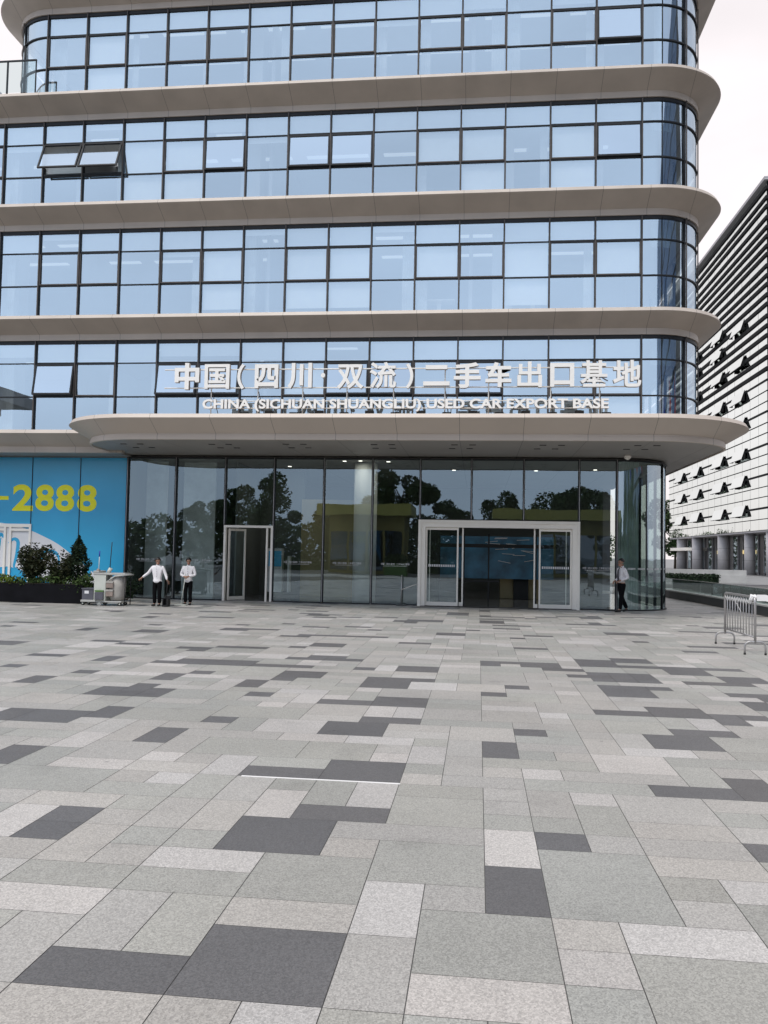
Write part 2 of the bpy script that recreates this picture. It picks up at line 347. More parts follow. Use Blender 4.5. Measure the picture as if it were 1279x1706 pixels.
for tone, crop, ax, ay, bx, by in TR:
    ox = 640 if crop else 0
    X0, Y0 = gpix(ox+ax/2, 1100+ay/2); X1, Y1 = gpix(ox+bx/2, 1100+by/2)
    i0 = round((X0-GX)/U); j0 = round((Y0-GY)/U); i1 = max(i0+1, round((X1-GX)/U)); j1 = max(j0+1, round((Y1-GY)/U))
    if not claim(i0, j0, i1, j1, tone):
        for i in range(i0, i1):
            for j in range(j0, j1): claim(i, j, i+1, j+1, tone)
rng = random.Random(11)
shapes = [(2, 2)]*5+[(2, 1)]*9+[(1, 2)]*3+[(1, 1)]*3+[(3, 1)]*3+[(3, 2)]*2
for j in range(-28, 150):
    Yc = GY+j*U
    lim = 16 if Yc < 0 else 10+Yc*.75
    i = -int(lim/U) if Yc < 0 else -int(min(22, 5+Yc*.72)/U)
    iend = int(min(12, 3+max(Yc, 0)*.5+4)/U)
    while i < iend:
        if (i, j) in grid: i += 1; continue
        sh = shapes[:]; rng.shuffle(sh)
        nb = j > 24
        for wx, wy in sh+[(1, 1)]:
            r_ = rng.random()
            dk = .0 if -2 < Yc < 9.5 and abs(i*U) < 5 else (.08 if Yc < 12 else .13)
            tone = 'D' if r_ < dk else ('L' if r_ < dk+(.07 if dk == 0 else .15) else ('W' if r_ < .62 else 'G'))
            if tone == 'D' and wy > 1 and rng.random() < .6: continue
            if claim(i, j, i+wx, j+wy, tone): break
        i += 1
tones = {'D': (.122, .119, .120), 'L': (.465, .445, .425), 'W': (.385, .37, .347), 'G': (.338, .335, .310)}
vs_, fs_, cs_ = [], [], []
GAP = .0032
for i0, j0, i1, j1, tone in slabs:
    x0, x1 = GX+i0*U+GAP*.8, GX+i1*U-GAP*.8; y0, y1 = GY+j0*U+GAP*.5, GY+j1*U-GAP*.5
    k = len(vs_); vs_ += [(x0, y0, 0), (x1, y0, 0), (x1, y1, 0), (x0, y1, 0)]; fs_.append((k, k+1, k+2, k+3))
    q = 1+rng.uniform(-.085, .085); wq = rng.uniform(-.012, .012); c = tones[tone]
    cs_ += [(c[0]*q*(1+wq), c[1]*q, c[2]*q*(1-wq), 1)]*4
me = bpy.data.meshes.new('plaza_paving'); me.from_pydata(vs_, [], fs_); me.materials.append(M['paver'])
ca = me.color_attributes.new('stone', 'FLOAT_COLOR', 'POINT'); ca.data.foreach_set('color', [x for c in cs_ for x in c])
struct_o = bpy.data.objects.new('plaza_paving', me); COL.objects.link(struct_o); struct(struct_o)
b = MB(); xa, ya = gpix(402, 1293); xb, yb = gpix(667, 1304.5)
b.box(xa, xb, ya-.012, ya+.012, .0005, .004, 'paint'); tag(b.build('line_marking'), 'thin white strip lying on the paving beside two dark slabs', 'line')

# ------------------------------------------------------------------ the office building
D = 27.8; YG = 29.0; FH = 3.99; W0 = 1.498; XR = 5.221; ZT = [5.83+FH*n for n in range(5)]
XC, RC = 5.6, 1.75             # right corner centre and radius of the upper glass
XL, RL = -15.75, 1.75          # left corner of the top storey
BX0 = -26.0; YBACK = 46.0
bld = thing('office_building', 'office building with rounded corner, beige eaves on every storey and blue mirrored windows', 'building', (-5, 36, 0))
def plan(o, left=None, right=True, n=18):
    p = []
    if left == 'round':
        p.append((XL-RL-o, D+RL+12))
        for i in range(n+1):
            a = math.pi+math.pi/2*i/n; p.append((XL+(RL+o)*math.cos(a), D+RL+(RL+o)*math.sin(a)))
    else: p.append((BX0, D-o))
    if right:
        for i in range(n+1):
            a = -math.pi/2+math.pi/2*i/n; p.append((XC+(RC+o)*math.cos(a), D+RC+(RC+o)*math.sin(a)))
        p.append((XC+RC+o, D+RC+14))
    else: p.append((right_end, D-o))
    return p
right_end = -12.4
def eave_profile(zt): return [(.72, zt), (.78, zt-.125), (.745, zt-.15), (.09, zt-.49), (.06, zt-.50), (.06, zt-.71), (-.16, zt-.712), (-.16, zt-.035)]
def sweep(prof, pf, mt, smooth=True):
    b = MB(); P = [[(x, y, z) for x, y in pf(o)] for o, z in prof]
    rings = [[P[j][i] for j in range(len(prof))] for i in range(len(P[0]))]
    b.rings(rings, mt, True, True, False)
    return b
for n in range(5):
    if n == 0: pf = lambda o: plan(o, None, False)
    elif n == 4: pf = lambda o: plan(o, 'round', True)
    else: pf = lambda o: plan(o, None, True)
    sweep(eave_profile(ZT[n]), pf, 'eave').build('eave', bld)
def plate(pts, z0, z1, mt):
    b = MB(); b.rings([[(x, y, z0) for x, y in pts], [(x, y, z1) for x, y in pts]], mt, True, True, False); return b
def upper_plate(n, off):
    p = plan(off, 'round' if n >= 3 else None, True); p = [(x, min(y, YBACK)) for x, y in p]
    p[-1] = (p[-1][0], YBACK)
    if n >= 3: p[0] = (p[0][0], YBACK)
    else: p = [(BX0, YBACK)]+p
    return p
# floor plates, ceilings, rooms
for n in range(0, 4):
    z0, z1 = ZT[n]-.05, ZT[n+1]-.72
    x0 = BX0 if n < 3 else XL-RL+.3
    plate(upper_plate(n, -.17), z0-.12, z0, 'slab').build('floor_slab', bld)
    plate(upper_plate(n, -.19), z1, z1+.05, 'ceil').build('ceiling', bld)
    for yl in (D+1.3, D+3.2):
        b = MB()
        xx = x0+1.2 if n < 3 else -15
        while xx < XC-1: b.box(xx, xx+2.4, yl, yl+.22, z1-.03, z1-.0005, 'strip'); xx += 3.0
        b.build('ceiling_lamp', bld)
    b = MB(); b.box(x0, XC+.2, D+6.5, D+6.6, z0, z1, 'room')
    for xx in (-20.5, -14.7, -7.6, -.4): b.box(xx-.06, xx+.06, D+.9, D+6.5, z0+.01, z1-.01, 'room')
    b.build('room_partition', bld)
    for xx in (-17.3, -8.3, .7):
        if xx > x0: b = MB(); b.box(xx-.35, xx+.35, D+.75, D+1.45, z0+.012, z1-.012, 'room'); b.build('column', bld)
plate(upper_plate(4, -.2), ZT[4]-.03, ZT[4]+.02, 'room').build('roof', bld)
b = MB(); b.box(BX0, XL-RL+.28, D+.18, YBACK, ZT[3]-.12, ZT[3]-.03, 'room'); b.build('terrace_deck', bld)
b = MB(); b.box(BX0, XC+RC-.3, YBACK+.01, YBACK+.2, 0, ZT[4], 'conc'); b.build('rear_wall', bld)
b = MB(); b.box(BX0-.2, BX0-.01, YG, YBACK, 0, ZT[3]-.15, 'conc'); b.build('end_wall', bld)

OPEN = {(2, 1): 23, (2, 2): 23, (2, 5): 2.4, (2, 7): 3.2, (2, 8): 2.6, (2, 14): 2.4, (3, 14): 3.6, (0, 1): 10, (0, 4): 10, (0, 5): 10, (0, 8): 7, (0, 9): 7, (0, 11): 6}
FULLB = {(1, 5), (1, 7), (1, 8), (1, 10), (1, 12), (2, 3), (3, 2), (2, 4)}
rw = random.Random(5)
def upper_window(n, k):
    x0, x1 = XR-(15-k)*W0, XR-(14-k)*W0
    zt = ZT[n+1]; zb = ZT[n]-.03; zh = zt-.712; zu = zt-1.52; zl = zt-2.72
    op = k % 3 != 0
    f = MB(); y0, y1 = D-.008, D+.12
    f.box(x0-.026, x0+.026, D-.05, y1, zb, zh, 'frame'); f.box(x0-.020, x0+.020, D-.06, D-.0502, zb, zh, 'frame_fin')
    if k == 14: f.box(x1-.026, x1+.026, D-.05, y1, zb, zh, 'frame'); f.box(x1-.020, x1+.020, D-.06, D-.0502, zb, zh, 'frame_fin')
    xa, xb = x0+.0262, x1-.0262
    f.box(xa, xb, D-.01, y1, zh-.12, zh, 'frame')
    tu = .05 if op else .02  # opening bays: wider dark bar draws the shadow and underside of the head
    f.box(xa, xb, y0, y1, zu-tu, zu+tu*.6, 'frame'); f.box(xa, xb, y0, y1, zl-.02, zl+.02, 'frame')
    fo = f.build('window', bld)
    def pane(za, zb_, gm='glass'):
        t1, t2 = rw.uniform(-.0016, .0016), rw.uniform(-.0022, .0022)
        y = D+.03
        g = MB(); g.norecalc = True
        g.face([(xa, y-t1-t2, za), (xb, y+t1-t2, za), (xb, y+t1+t2, zb_), (xa, y-t1+t2, zb_)], gm); g.build('pane', fo)
    pane(zu+tu*.6, zh-.12); pane(zb, zl-.026)
    ang = OPEN.get((n, k))
    za, zb2 = zl+.028, zu-tu-.002
    if ang is None:
        pane(za, zb2)
        if op:
            s = MB(); s.box(xa, xb, D-.028, D+.02, za, za+.04, 'frame_fin'); s.box(xa, xa+.035, D-.028, D+.02, za+.0402, zb2, 'frame_fin'); s.box(xb-.035, xb, D-.028, D+.02, za+.0402, zb2, 'frame_fin')
            s.build('sash_frame', fo)
    else:
        hinge = Matrix.Translation((0, D-.03, zb2)) @ Matrix.Rotation(R_(-ang), 4, 'X')
        H = zb2-za
        s = MB()
        for q in ((xa, xb, -H, -H+.055), (xa, xb, -.05, -.002), (xa, xa+.05, -H+.0552, -.0502), (xb-.05, xb, -H+.0552, -.0502)):
            s.box(q[0], q[1], -.03, .03, q[2], q[3], 'frame', hinge)
        s.face([hinge @ Vector(p) for p in ((xa+.05, 0, -H+.055), (xb-.05, 0, -H+.055), (xb-.05, 0, -.05), (xa+.05, 0, -.05))], 'sash')
        s.build('open_sash', fo)
        t_ = MB(); t_.box(xa, xb, D-.02, D+.1, za-.002, za+.06, 'frame'); t_.build('sill_rail', fo)
    # roller blinds and curtains just behind the glass
    bl = MB(); zc = zh-.01
    drop = 2.9 if (n, k) in FULLB else rw.choice([.3, .55, .7, .8, .8, .85, .75, .0, 1.0, 1.9, .79, .8, 2.9])
    if (n, k) == (1, 10): drop = 1.9
    if drop: bl.box(xa+.02, xb-.02, D+.13, D+.136, zc-drop, zc, 'blind'); bl.build('roller_blind', fo)
    if rw.random() < .4 and drop < 2:
        c = MB(); wdt = rw.uniform(.18, .5); xs = rw.choice([xa+.05, xb-.05-wdt]); nseg = 14
        c.rings([[(xs+wdt*i/nseg, D+.36+.03*math.sin(i*2.1), z) for i in range(nseg+1)] for z in (zb+.05, zc-.02)], 'curtain', False, False)
        c.build('curtain', fo)
for n in range(4):
    for k in range(-5 if n < 3 else 1, 15):
        upper_window(n, k)

def arc_pt(cx, cy, r, a): return cx+r*math.sin(a), cy-r*math.cos(a)
def curved_window(n, mirror=False):
    zt = ZT[n+1]; zb = ZT[n]-.03; zh = zt-.712; zu = zt-1.52; zl = zt-2.72
    cx = XL if mirror else XC; sg = -1 if mirror else 1
    def P(a, r): x, y = arc_pt(0, D+RC, r, a); return cx+sg*x, y
    f = MB()
    xs = [] if mirror else [XR+.037]
    A = [i*math.pi/2/24 for i in range(25)]
    def strip(r0, r1, z0, z1):
        pr = [(r0, z0), (r1, z0), (r1, z1), (r0, z1)]
        rings = []
        if not mirror: rings.append([(XR+.038, D+RC-r, z) for r, z in pr])
        for a in A: rings.append([P(a, r)+(z,) for r, z in pr])
        f.rings(rings, 'frame', True, True, False)
    strip(RC+.01, RC-.1, zh-.12, zh); strip(RC+.02, RC-.06, zu-.02, zu+.02); strip(RC+.02, RC-.06, zl-.02, zl+.02)
    for a in (([.70, 1.5] if mirror else [.665, 1.5])):
        (xa, ya), (xb, yb) = P(a, RC-.02), P(a, RC+.07)
        f.tube([(xa, ya, zb), (xa, ya, zh)], .045, 'frame', 8); f.tube([(xb, yb, zb), (xb, yb, zh)], .022, 'frame_fin', 8)
    if not mirror:
        xa, ya = P(.16, RC+.0); f.tube([(xa, ya, zb), (xa, ya, zh)], .012, 'frame', 6)
    fo = f.build('corner_window', bld)
    def gl(a0, a1, mt, pre=None):
        g = MB(); pts = [] if pre is None else [pre]
        for i in range(17): pts.append(P(a0+(a1-a0)*i/16, RC-.03))
        for z0, z1 in ((zb, zl-.026), (zl+.026, zu-.026), (zu+.02, zh-.12)):
            g.rings([[(x, y, z0) for x, y in pts], [(x, y, z1) for x, y in pts]], mt, False, False)
        g.build('curved_pane', fo)
    if mirror: gl(0, .70, 'glass'); gl(.70, 1.57, 'glass')
    else: gl(0, .16, 'glass', (XR+.037, D+.03)); gl(.165, .66, 'cglass'); gl(.67, 1.57, 'cglass')
    c = MB(); pts = [P(a, RC-.45) for a in [i*1.5/40 for i in range(41)]]
    pts = [(x+.02*math.sin(i*2.3), y) for i, (x, y) in enumerate(pts)]
    if n != 3: c.rings([[(x, y, zh-.9) for x, y in pts[:16]], [(x, y, zh) for x, y in pts[:16]]], 'curtain', False, False)
    else: c.rings([[(x, y, zb+.05) for x, y in pts[2:9]], [(x, y, zh) for x, y in pts[2:9]]], 'curtain', False, False)
    c.build('curtain', fo)
    # plain side glazing running back
    s = MB(); sx = cx+sg*(RC-.03)
    for i in range(8):
        y = D+RC+1.5*i; s.box(sx-.05, sx+.06, y+1.47, y+1.53, zb, zh, 'frame')
        for z0, z1 in ((zb, zl), (zl, zu), (zu, zh)): s.face([(sx, y+.03, z0+.03), (sx, y+1.47, z0+.03), (sx, y+1.47, z1-.03), (sx, y+.03, z1-.03)], 'glass')
    s.build('side_glazing', bld)
for n in range(4): curved_window(n)
curved_window(3, True)
# terrace balustrade at the top left
b = MB(); yb = 27.12; xe = -15.78-.0
b.face([(-26, yb, 17.85), (-16.86, yb, 17.85), (-16.86, yb, 18.98), (-26, yb, 18.98)], 'clear'); b.face([(-16.83, yb, 17.85), (xe, yb, 17.85), (xe, yb, 18.98), (-16.83, yb, 18.98)], 'clear')
b.box(-26, xe+.02, yb-.025, yb+.025, 18.98, 19.03, 'frame')
b.box(xe-.015, xe+.02, yb-.02, yb+.02, 17.79, 18.979, 'frame'); b.box(-16.87, -16.82, yb-.02, yb+.03, 17.79, 18.979, 'frame')
b.build('terrace_balustrade', bld)

# entrance canopy
CX0, CX1, CY0, CR = -12.92, 7.6, 24.65, 2.6
def cplan(o, n=20):
    p = [(CX0-o, YG)]
    for i in range(n+1):
        a = math.pi+math.pi/2*i/n; p.append((CX0+2.3+(2.3+o)*math.cos(a), CY0+2.3+(2.3+o)*math.sin(a)))
    for i in range(n+1):
        a = -math.pi/2+math.pi/2*i/n; p.append((CX1-CR+(CR+o)*math.cos(a), CY0+CR+(CR+o)*math.sin(a)))
    p.append((CX1+o, 42)); return p
prof = [(.61, 5.87), (.68, 5.745), (.65, 5.725), (.03, 5.37), (0, 5.36), (0, 5.30), (.02, 5.295), (.02, 5.175), (-.05, 5.165), (-.05, 5.84)]
can = sweep(prof, cplan, 'canopy').build('canopy', bld)
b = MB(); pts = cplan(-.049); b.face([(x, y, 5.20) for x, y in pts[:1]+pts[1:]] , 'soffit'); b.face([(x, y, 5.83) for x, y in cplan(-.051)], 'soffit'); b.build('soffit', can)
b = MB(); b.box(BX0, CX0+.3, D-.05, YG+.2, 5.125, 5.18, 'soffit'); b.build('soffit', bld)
def downlights(px):  # groups of four slots in the soffit
    for dx, dy in px: yield dx, dy
dl = []
for cxp, cyp, tilt in ((-11.3, 26.4, .5), (-8.35, 26.4, .4), (-5.9, 26.3, .3), (-3.1, 26.3, .15), (-.6, 26.3, 0), (2.1, 26.3, -.05), (4.9, 26.3, -.3)):
    for ox, oy in ((-.28, .45), (.28, .45), (-.18, -.45), (.38, -.45)):
        b = MB(); xf = Matrix.Translation((cxp+ox+oy*tilt*.3, cyp+oy, 5.199))
        b.box(-.10, .10, -.05, .05, -.012, 0, 'black', xf); dl.append(b.build('downlight', can))
b = MB(); b.tube([(4.9, 28.4, 5.2), (4.9, 28.4, 5.15), (4.9, 28.4, 5.10), (4.9, 28.4, 5.05)], [.12, .12, .10, .03], 'white', 14); b.build('dome_camera', can)

# ground floor glazing
GM = [-12.70, -10.88, -9.04, -7.25, -5.45, -3.72, -2.04, -.26, 1.53, 3.40, 4.66]
ZGT = 5.12
SIGN = '\u4e2d\u56fd\uff08\u56db\u5ddd\u00b7\u53cc\u6d41\uff09\u4e8c\u624b\u8f66\u51fa\u53e3\u57fa\u5730'
decal_me = text_mesh(SIGN, .0, 0, 0, 2)
for i in range(len(GM)-1):
    x0, x1 = GM[i], GM[i+1]
    zb = .04
    if i == 2: zb = 2.70
    if 6 <= i <= 8: zb = 3.02
    f = MB(); f.box(x0-.035, x0+.035, YG-.05, YG+.12, zb, ZGT, 'frame'); f.box(x0-.008, x0+.008, YG-.058, YG-.0502, zb, ZGT, 'steel')
    if i == 9: f.box(x1-.035, x1+.035, YG-.05, YG+.12, 0, ZGT, 'frame'); f.box(x1-.008, x1+.008, YG-.058, YG-.0502, 0, ZGT, 'steel')
    f.box(x0+.036, x1-.036, YG-.03, YG+.1, ZGT-.05, ZGT, 'frame')
    if zb < 1: f.box(x0+.036, x1-.036, YG-.03, YG+.1, 0, .04, 'frame')
    fo = f.build('shop_window', bld)
    g = MB(); g.norecalc = True; t1 = rw.uniform(-.002, .002)
    g.face([(x0+.036, YG+.03-t1, zb), (x1-.036, YG+.03+t1, zb), (x1-.036, YG+.03+t1, ZGT-.05), (x0+.036, YG+.03-t1, ZGT-.05)], 'gglass'); g.build('pane', fo)
    if zb < 1:
        cxm = (x0+x1)/2; place_text(decal_me.copy(), 'decal', fo, cxm-.5, cxm+.5, 1.38, 1.455, YG+.02, 0, 'film_white')
        q = MB(); q.box(cxm-.42, cxm+.42, YG+.018, YG+.021, 1.345, 1.352, 'film_white'); q.build('decal_line', fo)
# curved lobby glass
GCX, GRC = 4.66, 2.0
f = MB(); A = [i*math.pi/2/24 for i in range(25)]
def gp(a, r): return arc_pt(GCX, YG+GRC, r, a)
for z0, z1 in ((0, .04), (ZGT-.05, ZGT)):
    f.rings([[gp(a, r)+(z,) for r, z in ((GRC+.03, z0), (GRC-.1, z0), (GRC-.1, z1), (GRC+.03, z1))] for a in A], 'frame', True, True, False)
for a in (1.02, 1.53):
    x, y = gp(a, GRC-.02); f.tube([(x, y, 0), (x, y, ZGT)], .04, 'frame', 8)
fo = f.build('corner_shop_window', bld)
for a0, a1 in ((.02, 1.0), (1.04, 1.57)):
    g = MB(); pts = [gp(a0+(a1-a0)*i/20, GRC-.03) for i in range(21)]
    g.rings([[(x, y, .04) for x, y in pts], [(x, y, ZGT-.05) for x, y in pts]], 'gcglass', False, False); g.build('curved_pane', fo)
d_ = MB(); j = 0
for a in [i*.021 for i in range(4, 58)]:
    if (int(a/.021)) % 9 in (7, 8): continue
    (xa, ya), (xb, yb_) = gp(a, GRC-.02), gp(a+.012, GRC-.02); d_.face([(xa, ya, 1.39), (xb, yb_, 1.39), (xb, yb_, 1.45), (xa, ya, 1.45)], 'film_white')
d_.build('decal', fo)
s = MB(); sx = GCX+GRC-.03
for i in range(7):
    y = YG+GRC+1.5*i; s.box(sx-.05, sx+.05, y+1.47, y+1.53, 0, ZGT, 'frame'); s.face([(sx, y+.03, .04), (sx, y+1.47, .04), (sx, y+1.47, ZGT), (sx, y+.03, ZGT)], 'gglass')
s.build('side_glazing', bld)
# lobby inside
lp = [gp(i*math.pi/2/16, GRC-.12) for i in range(17)]
plate([(-12.7, 42), (-12.7, YG+.13)]+lp+[(GCX+GRC-.12, 42)], .002, .012, 'lobbyfloor').build('lobby_floor', bld)
plate([(BX0, 42), (BX0, YG+.13)]+lp+[(GCX+GRC-.12, 42)], ZGT+.01, ZGT+.05, 'soffit').build('lobby_ceiling', bld)
b = MB(); b.box(-12.7, 6.0, 41.5, 41.6, .013, ZGT, 'darkwall'); b.box(-12.72, -12.62, YG+.14, 41.49, .013, ZGT, 'darkwall'); b.box(-9.12, -9.06, YG+1.6, YG+6, .013, ZGT, 'darkwall'); b.box(-9.05, -7.2, YG+5, YG+5.1, .013, ZGT, 'darkwall'); b.build('lobby_wall', bld)
b = MB(); b.cyl(-4.2, 30.75, .013, ZGT, .43, 'column', 40); b.build('column', bld)
b = MB(); b.box(-12.55, -11.75, YG+1.4, YG+1.5, .013, ZGT, 'curtain'); b.box(-11.2, -9.95, YG+1.7, YG+1.8, .013, ZGT, 'curtain'); b.build('partition_panel', bld)
b = MB(); pts = [gp(a, GRC-.55) for a in [i*1.1/50 for i in range(51)]]; pts = [(x, y+.03*math.sin(i*1.9)) for i, (x, y) in enumerate(pts)]
b.rings([[(x, y, .02) for x, y in pts[3:30]], [(x, y, ZGT) for x, y in pts[3:30]]], 'curtain', False, False); b.build('curtain', bld)
b = MB(); b.box(-7.1, -4.9, YG+4.0, YG+4.1, .013, 3.9, 'olive'); b.build('feature_wall', bld)
for x0, x1, z0, z1 in ((-8.25, -7.62, .2, 1.9), (-7.4, -7.32, .2, 1.6)):
    b = MB(); b.box(x0, x1, YG+3.0, YG+3.3, z0, z1, 'curtain'); b.box(x0+.1, x1-.02, YG+2.98, YG+2.999, z0+1.0, z1-.1, 'blue') if x1-x0 > .2 else None
    b.build('notice_stand', bld)
b = MB(); b.box(-1.6, 3.0, 34.0, 34.06, .85, 2.55, 'mural')
rm = random.Random(3)
for i in range(16):
    x = rm.uniform(.5, 2.3); z = rm.uniform(1.5, 2.5); a = rm.uniform(-.25, .25); xf = Matrix.Translation((x, 33.99, z)) @ Matrix.Rotation(a, 4, 'Y'); b.box(-.25, .25, -.004, .004, -.008, .008, 'film_white', xf)
b.build('wall_mural', bld)
b = MB()
for x in (-1.5, -.55, .4, 2.2): b.box(x-.03, x+.03, 32.5, 32.58, .013, 2.6, 'frame')
b.box(-1.6, 3.0, 32.46, 32.62, 2.08, 2.22, 'black'); b.box(-1.6, .8, 32.48, 32.6, .75, .82, 'black'); b.build('inner_screen', bld)

# lobby ceiling downlights: three show beside the white column, the rest added to brighten
for x, y in ((-4.9, 30.0), (-4.3, 29.9), (-3.3, 30.1), (-10.5, 32), (-7.4, 32), (-1, 33), (2.2, 33), (4.4, 32.5)):
    b = MB(); b.cyl(x, y, ZGT-.005, ZGT+.009, .07, 'spot', 12); b.build('lobby_lamp', bld)
    ld = bpy.data.lights.new('lobby_lamp_light', 'AREA'); ld.shape = 'DISK'; ld.size = .3; ld.energy = 2.5 if -5 < x < -3 else (12 if -2 < x < 3 else 9); ld.color = (1, .95, .86)
    lo = bpy.data.objects.new('lobby_lamp_light', ld); COL.objects.link(lo); lo.location = (x, y, ZGT-.03)

# entrance portal with two parted sliding leaves
por = MB(); px0, px1 = -2.075, 3.42
for x0, x1, z0, z1 in ((px0, px0+.10, 0, 2.98), (px1-.10, px1, 0, 2.98), (px0+.1002, px1-.1002, 2.88, 2.98)): por.box(x0, x1, YG-.17, YG+.15, z0, z1, 'white')
for x0, x1, z0, z1 in ((px0+.1003, px0+.25, 0, 2.8798), (px1-.25, px1-.1003, 0, 2.8798), (px0+.2502, px1-.2502, 2.73, 2.8798)): por.box(x0, x1, YG-.12, YG+.12, z0, z1, 'white')
por = por.build('entrance_portal', bld)
def leaf(x0, x1, y, dec, extra):
    f = MB(); f.box(x0, x0+.055, y-.025, y+.025, .0, 2.70, 'white'); f.box(x1-.055, x1, y-.025, y+.025, 0, 2.70, 'white'); f.box(x0+.0552, x1-.0552, y-.025, y+.025, 0, .15, 'white'); f.box(x0+.0552, x1-.0552, y-.025, y+.025, 2.61, 2.70, 'white')
    f.box(extra-.012, extra+.012, y+.03, y+.05, .15, 2.6, 'white')
    fo = f.build('sliding_door', por)
    return fo, (x0+.055, x1-.055, y)
def leaf_glass(fo, x0, x1, y):
    g = MB(); g.face([(x0, y, .15), (x1, y, .15), (x1, y, 2.61), (x0, y, 2.61)], 'gglass')
    k = 0; x = x0+.05
    while x < x1-.05: g.box(x, x+.035, y-.003, y-.001, 1.36, 1.44, 'film_white'); x += .062
    return g
for x0, x1, ex in ((px0+.255, px0+1.39, px0+.40), (px1-1.36, px1-.255, px1-.44)):
    f = MB(); y = YG
    f.box(x0, x0+.055, y-.025, y+.025, .02, 2.725, 'white'); f.box(x1-.055, x1, y-.025, y+.025, .02, 2.725, 'white'); f.box(x0+.0552, x1-.0552, y-.025, y+.025, .02, .15, 'white'); f.box(x0+.0552, x1-.0552, y-.025, y+.025, 2.64, 2.725, 'white')
    f.box(ex-.012, ex+.012, y+.03, y+.05, .15, 2.64, 'white')
    fo = f.build('sliding_door', por)
    leaf_glass(fo, x0+.0553, x1-.0553, y).build('door_glass', fo)
for x0, x1 in ((px0+1.42, px0+1.56), (px1-1.53, px1-1.39)):
    f = MB(); y = YG+.08; f.box(x1-.05, x1, y-.02, y+.02, .02, 2.725, 'white') if x0 < 0 else f.box(x0, x0+.05, y-.02, y+.02, .02, 2.725, 'white')
    f.box(x0 if x0 < 0 else x0+.0502, x1-.0502 if x0 < 0 else x1, y-.02, y+.02, .02, .15, 'white')
    f.build('inner_door_stile', por)
b = MB(); b.box(px0+.12, px1-.12, YG-.42, YG+.1, .001, .012, 'black'); b.build('threshold', por)
# single door further left, standing open
dr = MB()
dx0, dx1 = -9.04, -7.25
for x0, x1, z0, z1 in ((dx0, dx0+.075, 0, 2.69), (dx1-.075, dx1, 0, 2.69), (dx0+.0752, dx1-.0752, 2.61, 2.69)): dr.box(x0, x1, YG-.06, YG+.12, z0, z1, 'white')
dr.box(dx1-.25, dx1-.19, YG-.02, YG+.06, 0, 2.6, 'white')
dr = dr.build('door_frame', bld)
hinge = Matrix.Translation((dx0+.14, YG+.1, 0)) @ Matrix.Rotation(R_(62), 4, 'Z')
f = MB()
for x0, x1, z0, z1 in ((0, .07, .02, 2.58), (.80, .87, .02, 2.58), (.0702, .7998, .02, .14), (.0702, .7998, 2.5, 2.58)): f.box(x0, x1, -.02, .02, z0, z1, 'white', hinge)
fo = f.build('door_leaf', dr)
g = MB(); g.face([hinge @ Vector(p) for p in ((.07, 0, .14), (.8, 0, .14), (.8, 0, 2.5), (.07, 0, 2.5))], 'gglass'); g.build('door_glass', fo)

# blue film on the glass to the left: panels, telephone digits, white swoosh
pos = MB()
edges = [BX0, -23.6, -21.8, -20, -18.2, -16.37, -14.51, -12.745]
for a, c in zip(edges[:-1], edges[1:]): pos.box(a+.012, c-.012, YG, YG+.04, 0, ZGT-.04, 'blue')
pos = pos.build('printed_window_film', bld)
b = MB()
for a in edges[1:-1]: b.box(a-.0115, a+.0115, YG-.02, YG+.05, 0, ZGT-.04, 'frame')
b.box(BX0, -12.745, YG+.06, YG+.12, 0, ZGT, 'room'); b.build('mullion', pos)
for ch, x0, x1 in (('2', -17.11, -16.31), ('8', -16.22, -15.5), ('8', -15.44, -14.72), ('8', -14.61, -13.86)):
    place_text(text_mesh(ch, .028, 0, 0, 8), 'digit', pos, x0, x1, 3.10, 4.08, YG-.004, 0, 'yellow')
b = MB(); b.box(-17.75, -17.27, YG-.006, YG-.002, 3.50, 3.64, 'yellow'); b.build('dash', pos)
def arcpoly(pts, n=10):
    o = []
    for i in range(len(pts)-1):
        p0 = Vector(pts[max(i-1, 0)]); p1 = Vector(pts[i]); p2 = Vector(pts[i+1]); p3 = Vector(pts[min(i+2, len(pts)-1)])
        for j in range(n):
            t_ = j/n; o.append(.5*((2*p1)+(-p0+p2)*t_+(2*p0-5*p1+4*p2-p3)*t_*t_+(-p0+3*p1-3*p2+p3)*t_**3))
    o.append(Vector(pts[-1])); return o
upc = arcpoly([(-21.5, 2.1), (-20, 2.5), (-18.8, 2.66), (-17.56, 2.65), (-16.62, 2.47), (-15.79, 2.15), (-15.2, 1.85), (-14.37, 1.25), (-13.54, .61), (-13.0, .12)])
b = MB(); n_ = len(upc); low = [(p.x, max(.05, 1.05-.28*abs(p.x+17.2)**1.25) if p.x > -17.2 else 1.05-.12*abs(p.x+17.2)) for p in upc]
for i in range(n_-1): b.face([(upc[i].x, YG-.005, upc[i].y), (upc[i+1].x, YG-.005, upc[i+1].y), (low[i+1][0], YG-.005, max(.05, low[i+1][1])), (low[i][0], YG-.005, max(.05, low[i][1]))], 'film_white')
b.build('white_swoosh', pos)
def stroke(b, pts, w, y, mt):
    P = arcpoly(pts, 8)
    for i in range(len(P)-1):
        d = (P[min(i+1, len(P)-1)]-P[max(i-1, 0)]).normalized(); nn = Vector((-d.y, d.x)); d2 = (P[min(i+2, len(P)-1)]-P[i]).normalized(); n2 = Vector((-d2.y, d2.x))
        w0 = w*(.35+.65*math.sin(math.pi*min(1, (i+1)/len(P)*1.1))); w1 = w*(.35+.65*math.sin(math.pi*min(1, (i+2)/len(P)*1.1)))
        q = [P[i]+nn*w0, P[i+1]+n2*w1, P[i+1]-n2*w1, P[i]-nn*w0]; b.face([(p.x, y, p.y) for p in q], mt)
